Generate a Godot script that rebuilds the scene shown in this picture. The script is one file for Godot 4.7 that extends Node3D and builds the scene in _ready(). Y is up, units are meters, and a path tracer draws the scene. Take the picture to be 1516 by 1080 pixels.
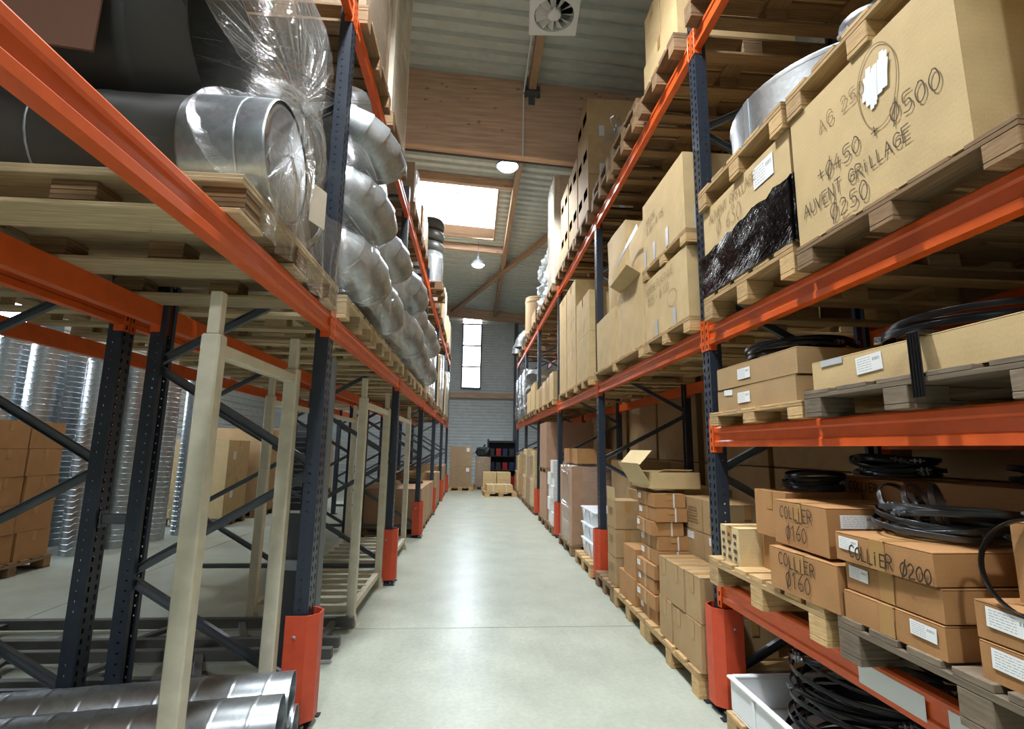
extends Node3D
# A warehouse aisle between two rows of pallet racking. x runs across the aisle, -z runs down it.

const BAY := 2.8
const ROOF := 7.38
const SLOPE := -0.06
const ORD := ["first", "second", "third", "fourth", "fifth", "sixth", "seventh", "eighth", "ninth", "tenth", "eleventh", "twelfth"]
const WHERE := ["nearest the camera", "second from the camera", "third from the camera", "fourth from the camera", "fifth from the camera", "sixth from the camera", "at the far end"]
var M := {}
var cache := {}
var taken := {}
var rng := RandomNumberGenerator.new()

func _ready() -> void:
	rng.seed = 4711
	setup_camera_and_light()
	make_materials()
	build_shell()
	build_racks()
	build_right_near()
	build_right_second()
	build_right_far()
	build_left_near()
	build_left_far()
	build_left_floor()
	build_second_aisle()
	build_end()
	build_roof_gear()

func setup_camera_and_light() -> void:
	var cam := Camera3D.new()
	cam.name = "camera"
	cam.fov = 71.543
	cam.near = 0.05
	cam.far = 200.0
	var pi := 0.164153
	var ya := 0.0731719
	var ro := 0.0149745
	var fwd := Vector3(sin(ya) * cos(pi), sin(pi), -cos(ya) * cos(pi))
	var rgt := Vector3(cos(ya), 0, sin(ya))
	var up := rgt.cross(fwd)
	var r2 := rgt * cos(ro) + up * sin(ro)
	var u2 := up * cos(ro) - rgt * sin(ro)
	cam.transform = Transform3D(Basis(r2, u2, -fwd), Vector3(0, 1.4275, 0))
	add_child(cam)
	cam.current = true
	var env := Environment.new()
	env.background_mode = Environment.BG_SKY
	var sky := Sky.new()
	var sm := ProceduralSkyMaterial.new()
	sm.sky_top_color = Color(0.80, 0.86, 0.93)
	sm.sky_horizon_color = Color(0.93, 0.95, 0.97)
	sm.ground_bottom_color = Color(0.5, 0.5, 0.48)
	sm.ground_horizon_color = Color(0.7, 0.7, 0.7)
	sm.sky_energy_multiplier = 4.0
	sm.ground_energy_multiplier = 1.5
	sky.sky_material = sm
	env.sky = sky
	env.ambient_light_source = Environment.AMBIENT_SOURCE_SKY
	env.tonemap_mode = Environment.TONE_MAPPER_LINEAR
	env.tonemap_exposure = 1.0
	env.sdfgi_enabled = true
	env.ssao_enabled = true
	env.ssil_enabled = true
	var we := WorldEnvironment.new()
	we.name = "world_environment"
	we.environment = env
	add_child(we)
	# daylight entering by the rooflights (the glowing sheets themselves are built with the roof)
	for s in [[-12.25, 34.0], [-0.25, 13.0], [5.75, 8.0]]:  # rooflights over and behind the camera are unseen, added to brighten the near racks
		sky_area("rooflight_daylight", Vector3(-0.59, roof_y(-0.59) - 0.06, s[0]), s[1], Vector2(2.0, 3.0))
	for s in [[-10.25, 8.0], [-2.25, 6.0]]:
		sky_area("rooflight_daylight", Vector3(-4.6, roof_y(-4.6) - 0.06, s[0]), s[1], Vector2(2.0, 3.0))

func sky_area(called: String, at: Vector3, energy: float, size: Vector2) -> void:
	var l := AreaLight3D.new()
	l.name = numbered(called)
	l.area_size = size
	l.light_color = Color(0.96, 0.98, 1.0)
	l.light_energy = energy
	l.area_range = 40.0
	l.area_attenuation = 2.0
	l.shadow_enabled = true
	l.area_normalize_energy = true
	l.rotation_degrees = Vector3(-90, 0, 0)
	l.position = at
	add_child(l)

func roof_y(x: float) -> float:
	return ROOF + SLOPE * x

# ---------------------------------------------------------------- naming
func numbered(called: String) -> String:
	if not taken.has(called):
		taken[called] = 0
		return called
	taken[called] += 1
	return "%s_%03d" % [called, taken[called]]

func thing(called: String, label: String, category: String, at := Vector3.ZERO, turn := 0.0, group := "") -> Node3D:
	var o := Node3D.new()
	o.name = numbered(called)
	add_child(o)
	o.position = at
	o.rotation_degrees.y = turn
	o.set_meta("label", label)
	o.set_meta("category", category)
	if group != "":
		o.set_meta("group", group)
	return o

func shell(called: String, at := Vector3.ZERO) -> Node3D:
	var o := Node3D.new()
	o.name = numbered(called)
	add_child(o)
	o.position = at
	o.set_meta("kind", "structure")
	return o

func part(mesh: Mesh, called: String, mat: Material, parent: Node3D, at := Vector3.ZERO, rot := Vector3.ZERO, label := "") -> MeshInstance3D:
	var o := MeshInstance3D.new()
	var key := str(parent.get_instance_id()) + called
	if taken.has(key):
		taken[key] += 1
		o.name = "%s_%03d" % [called, taken[key]]
	else:
		taken[key] = 0
		o.name = called
	o.mesh = mesh
	o.material_override = mat
	o.position = at
	o.rotation_degrees = rot
	parent.add_child(o)
	if label != "":
		o.set_meta("label", label)
	return o

func copy_of(o: Node3D, label: String, at: Vector3, rot := Vector3.ZERO) -> Node3D:
	var c: Node3D = o.duplicate()
	c.name = numbered(String(o.name).trim_suffix("_001"))
	add_child(c)
	c.position = at
	c.rotation_degrees = rot
	c.set_meta("label", label)
	return c

# ---------------------------------------------------------------- meshes
func st_new() -> SurfaceTool:
	var st := SurfaceTool.new()
	st.begin(Mesh.PRIMITIVE_TRIANGLES)
	return st

# quad a b c d counter-clockwise seen from outside; smooth normals may be given
func quad(st: SurfaceTool, a: Vector3, b: Vector3, c: Vector3, d: Vector3, uv := Rect2(0, 0, 1, 1)) -> void:
	var n := (b - a).cross(d - a)
	if n.length_squared() < 1e-16:
		n = (c - b).cross(d - b)
	n = n.normalized()
	var ps := [a, c, b, a, d, c]
	var us := [Vector2(0, 1), Vector2(1, 0), Vector2(1, 1), Vector2(0, 1), Vector2(0, 0), Vector2(1, 0)]
	for i in 6:
		st.set_normal(n)
		st.set_uv(uv.position + us[i] * uv.size)
		st.add_vertex(ps[i])

func tri(st: SurfaceTool, a: Vector3, b: Vector3, c: Vector3) -> void:
	var n := (b - a).cross(c - a).normalized()
	for p in [a, c, b]:
		st.set_normal(n)
		st.set_uv(Vector2(p.x, p.y))
		st.add_vertex(p)

func grid_surface(pts: Array, rows: int, cols: int, close_cols := false, flip := false) -> ArrayMesh:
	# pts[r * cols + c]; smooth normals
	var st := st_new()
	grid_into(st, pts, rows, cols, close_cols, flip)
	return st.commit()

func grid_into(st: SurfaceTool, pts: Array, rows: int, cols: int, close_cols := false, flip := false) -> void:
	var nrm: Array[Vector3] = []
	nrm.resize(rows * cols)
	for r in rows:
		for c in cols:
			var cm := c - 1
			var cp := c + 1
			if close_cols:
				cm = (c - 1 + cols) % cols
				cp = (c + 1) % cols
			else:
				cm = maxi(cm, 0)
				cp = mini(cp, cols - 1)
			var rm := maxi(r - 1, 0)
			var rp := mini(r + 1, rows - 1)
			var du: Vector3 = pts[r * cols + cp] - pts[r * cols + cm]
			var dv: Vector3 = pts[rp * cols + c] - pts[rm * cols + c]
			var n := du.cross(dv)
			if n.length_squared() < 1e-16:
				# a pole: borrow the direction of the next ring
				var rn := rp if rp != r and pts[rp * cols].distance_squared_to(pts[rp * cols + cols / 2]) > 1e-10 else rm
				n = (pts[rn * cols + cp] - pts[rn * cols + cm]).cross(dv)
			if flip:
				n = -n
			nrm[r * cols + c] = n.normalized() if n.length_squared() > 1e-18 else Vector3.UP
	var last := cols if close_cols else cols - 1
	for r in rows - 1:
		for c in last:
			var c2 := (c + 1) % cols
			var i := [r * cols + c, r * cols + c2, (r + 1) * cols + c2, (r + 1) * cols + c]
			var order := [0, 2, 1, 0, 3, 2]
			if flip:
				order = [0, 1, 2, 0, 2, 3]
			for k in order:
				var id: int = i[k]
				st.set_normal(nrm[id])
				st.set_uv(Vector2(float(c + (1 if k == 1 or k == 2 else 0)) / last, float(r + (1 if k >= 2 else 0)) / (rows - 1)))
				st.add_vertex(pts[id])

# box with chamfered edges, centred in x and z, from y = 0 up when base is true
func bevel_box(size: Vector3, b := 0.004, base := true) -> ArrayMesh:
	var key := "bb%s%.4f%s" % [size.snappedf(0.0005), b, base]
	if cache.has(key):
		return cache[key]
	var st := st_new()
	add_bevel_box(st, Vector3(0, size.y / 2 if base else 0.0, 0), size, b)
	cache[key] = st.commit()
	return cache[key]

func add_bevel_box(st: SurfaceTool, c: Vector3, size: Vector3, b: float) -> void:
	var h := size / 2
	b = minf(b, minf(h.x, minf(h.y, h.z)) * 0.9)
	var ax := [Vector3.RIGHT, Vector3.UP, Vector3.BACK]
	for k in 3:
		for s in [-1.0, 1.0]:
			var n: Vector3 = ax[k] * s
			var u: Vector3 = ax[(k + 1) % 3]
			var v: Vector3 = ax[(k + 2) % 3]
			var hu: float = h[(k + 1) % 3] - b
			var hv: float = h[(k + 2) % 3] - b
			var o: Vector3 = c + n * h[k]
			if s > 0:
				quad(st, o - u * hu - v * hv, o + u * hu - v * hv, o + u * hu + v * hv, o - u * hu + v * hv)
			else:
				quad(st, o - v * hv - u * hu, o + v * hv - u * hu, o + v * hv + u * hu, o - v * hv + u * hu)
	for k in 3:
		var u: Vector3 = ax[k]
		var a: Vector3 = ax[(k + 1) % 3]
		var d: Vector3 = ax[(k + 2) % 3]
		var hu: float = h[k] - b
		for sa in [-1.0, 1.0]:
			for sd in [-1.0, 1.0]:
				var p1: Vector3 = c + a * sa * h[(k + 1) % 3] + d * sd * (h[(k + 2) % 3] - b)
				var p2: Vector3 = c + a * sa * (h[(k + 1) % 3] - b) + d * sd * h[(k + 2) % 3]
				if sa * sd > 0:
					quad(st, p1 - u * hu, p1 + u * hu, p2 + u * hu, p2 - u * hu) if false else quad(st, p1 + u * hu, p1 - u * hu, p2 - u * hu, p2 + u * hu)
				else:
					quad(st, p1 - u * hu, p1 + u * hu, p2 + u * hu, p2 - u * hu)
	for sx in [-1.0, 1.0]:
		for sy in [-1.0, 1.0]:
			for sz in [-1.0, 1.0]:
				var s := Vector3(sx, sy, sz)
				var px: Vector3 = c + s * Vector3(h.x, h.y - b, h.z - b)
				var py: Vector3 = c + s * Vector3(h.x - b, h.y, h.z - b)
				var pz: Vector3 = c + s * Vector3(h.x - b, h.y - b, h.z)
				if sx * sy * sz > 0:
					tri(st, px, py, pz)
				else:
					tri(st, px, pz, py)

# cardboard box whose faces sag and bulge a little, base at y = 0
func soft_box(size: Vector3, bulge: float, seed_: int, n := 6) -> ArrayMesh:
	var noise := FastNoiseLite.new()
	noise.seed = seed_
	noise.frequency = 2.2
	var st := st_new()
	var h := size / 2 - Vector3(bulge, 0, bulge)
	var ax := [Vector3.RIGHT, Vector3.UP, Vector3.BACK]
	for k in 3:
		for s in [-1.0, 1.0]:
			var nn: Vector3 = ax[k] * s
			var u: Vector3 = ax[(k + 1) % 3] * h[(k + 1) % 3]
			var v: Vector3 = ax[(k + 2) % 3] * h[(k + 2) % 3]
			var pts: Array[Vector3] = []
			for r in n + 1:
				for q in n + 1:
					var a := -1.0 + 2.0 * q / n
					var d := -1.0 + 2.0 * r / n
					var p: Vector3 = nn * h[k] + u * a + v * d
					var w := (1.0 - a * a) * (1.0 - d * d)
					var amt := 0.4 + 0.6 * noise.get_noise_3d(p.x * 0.7 + k * 9.0, p.y * 0.7, p.z * 0.7 + s * 5.0)
					if k == 1:
						amt = 0.0 if s < 0 else -absf(amt)
					p += nn * bulge * w * amt
					p += Vector3(noise.get_noise_3dv(p + Vector3(7, 0, 0)), 0, noise.get_noise_3dv(p + Vector3(0, 0, 19))) * bulge * 0.35
					pts.append(p + Vector3(0, h.y, 0))
			grid_into(st, pts, n + 1, n + 1, false, s < 0)
	return st.commit()

# tube along points; closed ends optional
func sweep(path: Array, radius: float, sides := 8, caps := true, closed := false, flat := 1.0, radii := []) -> ArrayMesh:
	var st := st_new()
	sweep_into(st, path, radius, sides, caps, closed, flat, radii)
	return st.commit()

func sweep_into(st: SurfaceTool, path: Array, radius: float, sides := 8, caps := true, closed := false, flat := 1.0, radii := []) -> void:
	var n := path.size()
	var pts: Array[Vector3] = []
	var ref := Vector3.UP
	var rows := n + (1 if closed else 0)
	for i in rows:
		var j := i % n
		var a: Vector3 = path[(j - 1 + n) % n] if closed else path[maxi(j - 1, 0)]
		var b: Vector3 = path[(j + 1) % n] if closed else path[mini(j + 1, n - 1)]
		var t := (b - a).normalized()
		var u := (ref - t * ref.dot(t))
		if u.length() < 0.05:
			u = t.cross(Vector3.RIGHT)
			if u.length() < 0.05:
				u = t.cross(Vector3.BACK)
		u = u.normalized()
		if not closed:
			ref = u
		var v := t.cross(u)
		var rr: float = radii[j] if radii.size() > 0 else radius
		for k in sides:
			var ang := TAU * k / sides
			pts.append(path[j] + (u * cos(ang) + v * sin(ang) * flat) * rr)
	grid_into(st, pts, rows, sides, true, false)
	if caps and not closed:
		for e in [0, n - 1]:
			var cen: Vector3 = path[e]
			for k in sides:
				var p: Vector3 = pts[e * sides + k]
				var q: Vector3 = pts[e * sides + (k + 1) % sides]
				if e == 0:
					tri(st, cen, q, p)
				else:
					tri(st, cen, p, q)

# profile of (radius, y) points turned about the y axis
func lathe(profile: Array, segs := 24) -> ArrayMesh:
	var st := st_new()
	lathe_into(st, profile, segs)
	return st.commit()

func lathe_into(st: SurfaceTool, profile: Array, segs := 24) -> void:
	var pts: Array[Vector3] = []
	for p in profile:
		for k in segs:
			var a := TAU * k / segs
			pts.append(Vector3(p.x * cos(a), p.y, p.x * sin(a)))
	grid_into(st, pts, profile.size(), segs, true, true)

# closed outline in the x-y plane pushed along z, centred
func extrude(outline: Array, length: float, caps := true) -> ArrayMesh:
	var st := st_new()
	extrude_into(st, outline, length, caps)
	return st.commit()

func extrude_into(st: SurfaceTool, outline: Array, length: float, caps := true, open := false) -> void:
	var n := outline.size()
	var zf := length / 2
	for i in (n - 1 if open else n):
		var a: Vector2 = outline[i]
		var b: Vector2 = outline[(i + 1) % n]
		quad(st, Vector3(a.x, a.y, zf), Vector3(a.x, a.y, -zf), Vector3(b.x, b.y, -zf), Vector3(b.x, b.y, zf))
	if caps:
		var pv := PackedVector2Array()
		for p in outline:
			pv.append(p)
		var ids := Geometry2D.triangulate_polygon(pv)
		for i in range(0, ids.size(), 3):
			var a: Vector2 = outline[ids[i]]
			var b: Vector2 = outline[ids[i + 1]]
			var c: Vector2 = outline[ids[i + 2]]
			if (b - a).cross(c - a) < 0:
				var t := b
				b = c
				c = t
			tri(st, Vector3(a.x, a.y, zf), Vector3(b.x, b.y, zf), Vector3(c.x, c.y, zf))
			tri(st, Vector3(a.x, a.y, -zf), Vector3(c.x, c.y, -zf), Vector3(b.x, b.y, -zf))

# ---------------------------------------------------------------- materials
func std(color: Color, rough := 0.7, metal := 0.0) -> StandardMaterial3D:
	var m := StandardMaterial3D.new()
	m.albedo_color = color
	m.roughness = rough
	m.metallic = metal
	m.cull_mode = BaseMaterial3D.CULL_DISABLED
	return m

func tex(w: int, h: int, f: Callable, mips := true) -> ImageTexture:
	var img := Image.create(w, h, false, Image.FORMAT_RGB8)
	for y in h:
		for x in w:
			img.set_pixel(x, y, f.call(x, y))
	if mips:
		img.generate_mipmaps()
	return ImageTexture.create_from_image(img)

func tri_map(m: StandardMaterial3D, t: Texture2D, scale: Vector3, world := true, offset := Vector3.ZERO) -> StandardMaterial3D:
	m.albedo_texture = t
	m.uv1_triplanar = true
	m.uv1_world_triplanar = world
	m.uv1_scale = scale
	m.uv1_offset = offset
	m.uv1_triplanar_sharpness = 8.0
	return m

func noise_of(seed_: int, freq: float, oct := 4) -> FastNoiseLite:
	var n := FastNoiseLite.new()
	n.seed = seed_
	n.noise_type = FastNoiseLite.TYPE_SIMPLEX
	n.frequency = freq
	n.fractal_octaves = oct
	return n

func seamless(n: FastNoiseLite, x: float, y: float, w: float, h: float) -> float:
	# blends the four shifted copies so that the tile repeats
	var fx := x / w
	var fy := y / h
	return lerpf(lerpf(n.get_noise_2d(x, y), n.get_noise_2d(x - w, y), fx), lerpf(n.get_noise_2d(x, y - h), n.get_noise_2d(x - w, y - h), fx), fy)

func grey(v: float) -> Color:
	return Color(v, v, v)

func make_materials() -> void:
	# cardboard: fibre flecks, faint flute lines and handling marks, as a multiplier of the tone
	var nb := noise_of(3, 0.012, 4)
	var nf := noise_of(5, 0.35, 2)
	var card := tex(256, 256, func(x, y):
		var v := 0.93 + 0.06 * seamless(nb, x, y, 256, 256) + 0.035 * seamless(nf, x, y * 0.5, 256, 128) + (0.008 if (y / 3) % 2 == 0 else 0.0)
		return grey(clampf(v, 0, 1)))
	var tones := {"card_pale": Color(0.84, 0.75, 0.56), "card_tan": Color(0.81, 0.705, 0.51), "card_mid": Color(0.69, 0.57, 0.40), "card_brown": Color(0.69, 0.505, 0.31), "card_grey": Color(0.62, 0.52, 0.40), "card_white": Color(0.84, 0.80, 0.72), "card_pink": Color(0.68, 0.54, 0.43)}
	for k in tones:
		M[k] = tri_map(std(tones[k], 0.82), card, Vector3(1.3, 1.3, 1.3))
	# timber: grain runs along the texture's u
	var ng := noise_of(11, 0.02, 4)
	var nk := noise_of(12, 0.06, 3)
	var wood := tex(256, 256, func(x, y):
		var g := seamless(ng, x * 0.35, y * 4.0, 256 * 0.35, 1024.0)
		var k := seamless(nk, x * 0.3, y, 256 * 0.3, 256.0)
		return grey(clampf(0.86 + 0.16 * g + 0.07 * k, 0, 1)))
	var woods := {"wood_new": Color(0.82, 0.68, 0.47), "wood_pale": Color(0.80, 0.71, 0.55), "wood_old": Color(0.60, 0.48, 0.34), "wood_grey": Color(0.52, 0.46, 0.38)}
	for k in woods:
		for v in 3:
			var t: Color = woods[k]
			t = t * (0.92 + 0.08 * v)
			t.a = 1.0
			M["%s_%d" % [k, v]] = tri_map(std(t, 0.85), wood, Vector3(1.1, 3.0, 3.0), false, Vector3(0.31 * v, 0.47 * v, 0.2 * v))
	# glulam: long laminations with dark knots
	var knots := []
	var kr := RandomNumberGenerator.new()
	kr.seed = 77
	for i in 14:
		knots.append(Vector3(kr.randf() * 512, kr.randf() * 256, 1.2 + kr.randf() * 1.6))
	var gl := tex(512, 256, func(x, y):
		var g := seamless(ng, x * 0.25, y * 3.0, 128.0, 768.0)
		var v := 0.86 + 0.12 * g
		if y % 43 < 1:
			v -= 0.10
		for k in knots:
			var d := Vector2((x - k.x) * 0.55, y - k.y).length()
			if d < k.z * 2.0:
				v -= 0.24 * (1.0 - smoothstep(k.z * 0.5, k.z * 2.0, d))
		return Color(v, v * 0.98, v * 0.95).clamp())
	M.glulam = tri_map(std(Color(0.90, 0.76, 0.66), 0.7), gl, Vector3(0.4, 0.8, 0.8), true)
	M.purlin = tri_map(std(Color(0.74, 0.60, 0.47), 0.7), wood, Vector3(0.5, 3.0, 3.0), false)
	# painted and bare steel
	var np := noise_of(21, 0.03, 3)
	var paint := tex(128, 128, func(x, y):
		return grey(clampf(0.94 + 0.06 * seamless(np, x, y, 128, 128), 0, 1)))
	M.orange = tri_map(std(Color(0.88, 0.37, 0.13), 0.40), paint, Vector3(2, 2, 2))
	M.guard = tri_map(std(Color(0.78, 0.29, 0.16), 0.5), paint, Vector3(3, 3, 3))
	M.navy = tri_map(std(Color(0.16, 0.195, 0.245), 0.42), paint, Vector3(2, 2, 2))
	M.cream = tri_map(std(Color(0.83, 0.81, 0.72), 0.6), paint, Vector3(2, 2, 2))
	M.shade_toned_frame = tri_map(std(Color(0.34, 0.34, 0.33), 0.6), paint, Vector3(2, 2, 2))  # this grey stands in for the shade the floor frames lie in
	M.foot = std(Color(0.10, 0.11, 0.13), 0.6)
	var ns := noise_of(31, 0.09, 3)
	ns.noise_type = FastNoiseLite.TYPE_CELLULAR
	ns.cellular_return_type = FastNoiseLite.RETURN_CELL_VALUE
	ns.fractal_type = FastNoiseLite.FRACTAL_NONE
	var span := tex(256, 256, func(x, y):
		return grey(clampf(0.955 + 0.045 * ns.get_noise_2d(x, y), 0, 1)))
	M.galv = tri_map(std(Color(0.72, 0.75, 0.77), 0.33, 0.9), span, Vector3(2.2, 2.2, 2.2), false)
	M.galv_dull = tri_map(std(Color(0.66, 0.68, 0.69), 0.42, 0.75), span, Vector3(2.2, 2.2, 2.2), false)
	M.brace = std(Color(0.42, 0.44, 0.46), 0.5, 0.7)
	M.sheet_grey = std(Color(0.36, 0.38, 0.39), 0.55, 0.3)
	M.bolt = std(Color(0.75, 0.76, 0.78), 0.3, 0.9)
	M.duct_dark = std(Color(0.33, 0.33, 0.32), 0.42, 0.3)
	# stretch film: a thin sheet whose creases run aslant
	var n1 := noise_of(41, 0.014, 3)
	var n2 := noise_of(43, 0.035, 2)
	var film_h := Image.create(512, 512, false, Image.FORMAT_RGB8)
	for y in 512:
		for x in 512:
			var a := 0.0
			var b := 0.0
			for q in 4:
				var px := x - 512.0 * (q % 2)
				var py := y - 512.0 * (q / 2)
				var wt := (x / 512.0 if q % 2 == 1 else 1.0 - x / 512.0) * (y / 512.0 if q / 2 == 1 else 1.0 - y / 512.0)
				var al := px * 0.86 + py * 0.5
				var ac := py * 0.86 - px * 0.5 + 9.0 * n1.get_noise_2d(px, py)
				a += wt * pow(1.0 - absf(n2.get_noise_2d(al * 0.10, ac * 1.15)), 7.0)
				b += wt * n1.get_noise_2d(al * 0.5 + 90.0, ac * 1.5)
			film_h.set_pixel(x, y, grey(clampf(0.55 * a + 0.35 * (0.5 + 0.5 * b), 0, 1)))
	film_h.bump_map_to_normal_map(5.0)
	film_h.generate_mipmaps()
	var film_n := ImageTexture.create_from_image(film_h)
	for e in [["film", Color(0.85, 0.86, 0.85, 0.06), 0.09], ["film_dense", Color(0.86, 0.87, 0.88, 0.2), 0.16]]:
		var m := std(e[1], e[2])
		m.transparency = BaseMaterial3D.TRANSPARENCY_ALPHA
		m.normal_enabled = true
		m.normal_texture = film_n
		m.normal_scale = 1.5
		m.uv1_triplanar = true
		m.uv1_world_triplanar = true
		m.uv1_scale = Vector3(1.9, 1.9, 1.9)
		M[e[0]] = m
	M.film_crease_streak = std(Color(0.85, 0.86, 0.85, 0.2), 0.09)  # whiter than the sheet, to stand in for bright highlight streaks on the film
	M.film_crease_streak.transparency = BaseMaterial3D.TRANSPARENCY_ALPHA
	var bf := std(Color(0.010, 0.010, 0.011), 0.1)
	bf.normal_enabled = true
	bf.normal_texture = film_n
	bf.normal_scale = 0.28
	bf.metallic_specular = 0.3
	bf.uv1_triplanar = true
	bf.uv1_world_triplanar = true
	bf.uv1_scale = Vector3(2.6, 2.6, 2.6)
	M.film_black = bf
	# concrete: cloudy power-floated slab, with fine specks, dark spots and scuffs
	var c1 := noise_of(51, 0.006, 5)
	var c2 := noise_of(52, 0.09, 3)
	var c3 := noise_of(53, 0.02, 3)
	var conc := tex(1024, 1024, func(x, y):
		var v := 0.90 + 0.07 * seamless(c1, x, y, 1024, 1024) + 0.04 * seamless(c2, x, y, 1024, 1024)
		var s := seamless(c3, x * 2.0, y * 0.5, 2048, 512)
		v += 0.02 * s
		var t := seamless(c2, x * 0.5 + 40.0, y * 0.5, 512, 512)
		v += 0.015 * t
		return Color(v * 0.985, v, v * 0.965).clamp())
	M.concrete = tri_map(std(Color(0.735, 0.75, 0.72), 1.0), conc, Vector3(0.24, 0.24, 0.24))
	M.concrete.roughness = 0.29
	M.concrete.metallic_specular = 0.32
	M.joint = std(Color(0.22, 0.22, 0.21), 0.9)
	M.deck = tri_map(std(Color(0.80, 0.82, 0.79), 0.5), paint, Vector3(0.7, 0.7, 0.7))
	M.clad = tri_map(std(Color(0.82, 0.85, 0.86), 0.55), paint, Vector3(0.7, 0.7, 0.7))
	M.clad_pale = tri_map(std(Color(0.78, 0.79, 0.77), 0.55), paint, Vector3(0.7, 0.7, 0.7))
	M.frame_grey = std(Color(0.30, 0.32, 0.34), 0.5)
	M.white = std(Color(0.86, 0.87, 0.87), 0.5)
	M.white_bin = std(Color(0.84, 0.86, 0.88), 0.35)
	M.foam = tri_map(std(Color(0.88, 0.88, 0.87), 0.9), paint, Vector3(5, 5, 5))
	M.bag = std(Color(0.80, 0.83, 0.84), 0.6)
	M.blade = std(Color(0.80, 0.81, 0.80), 0.45)
	M.blue_dark = std(Color(0.08, 0.12, 0.25), 0.5)
	M.black = std(Color(0.03, 0.03, 0.032), 0.5)
	M.band = std(Color(0.15, 0.15, 0.155), 0.28, 0.75)
	M.hole = std(Color(0.02, 0.02, 0.02), 1.0)
	M.hole.metallic_specular = 0.0
	M.band_steel = std(Color(0.36, 0.37, 0.38), 0.32, 0.9)
	M.band_bright = std(Color(0.50, 0.52, 0.54), 0.3, 0.9)
	M.ink_dark = std(Color(0.17, 0.11, 0.07), 0.8)
	M.ink = std(Color(0.30, 0.23, 0.17), 0.8)
	M.ink_faint = std(Color(0.52, 0.42, 0.28), 0.8)
	M.ink_red = std(Color(0.40, 0.12, 0.08), 0.8)
	M.tape = std(Color(0.66, 0.51, 0.31), 0.28)
	M.tape_clear = std(Color(0.72, 0.73, 0.74), 0.18)
	M.paper = std(Color(0.86, 0.87, 0.86), 0.6)
	M.paint_white = std(Color(0.88, 0.89, 0.90), 0.75)
	M.strap = std(Color(0.82, 0.82, 0.80), 0.45)
	M.brown_paper = std(Color(0.50, 0.36, 0.30), 0.85)
	M.yellow = std(Color(0.80, 0.58, 0.10), 0.5)
	M.drum = std(Color(0.62, 0.52, 0.38), 0.7)
	M.red = std(Color(0.50, 0.06, 0.06), 0.5)
	# printed delivery label: rows of small print and a bar code
	var lr := RandomNumberGenerator.new()
	lr.seed = 9
	var li := Image.create(128, 64, false, Image.FORMAT_RGB8)
	li.fill(Color(0.88, 0.89, 0.88))
	for row in 6:
		var x := 8
		while x < 76:
			var w := 3 + lr.randi() % 12
			li.fill_rect(Rect2i(x, 8 + row * 9, mini(w, 76 - x), 2), Color(0.52, 0.52, 0.54))
			x += w + 3
	var bx := 84
	while bx < 120:
		var w := 1 + lr.randi() % 3
		li.fill_rect(Rect2i(bx, 14, w, 12), Color(0.50, 0.50, 0.52))
		bx += w + 1 + lr.randi() % 3
	li.generate_mipmaps()
	M.label = std(Color.WHITE, 0.6)
	M.label.albedo_texture = ImageTexture.create_from_image(li)
	# what gives light
	M.daylight = std(Color(0.9, 0.92, 0.95), 0.4)
	M.daylight.emission_enabled = true
	M.daylight.emission = Color(0.97, 0.99, 1.0)
	M.daylight.emission_energy_multiplier = 2.2
	M.lamp_glow = std(Color(0.95, 0.97, 1.0), 0.4)
	M.lamp_glow.emission_enabled = true
	M.lamp_glow.emission = Color(0.94, 0.98, 1.0)
	M.lamp_glow.emission_energy_multiplier = 7.0
	M.glass = std(Color(0.95, 0.97, 0.98, 0.08), 0.03)
	M.glass.transparency = BaseMaterial3D.TRANSPARENCY_ALPHA

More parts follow.
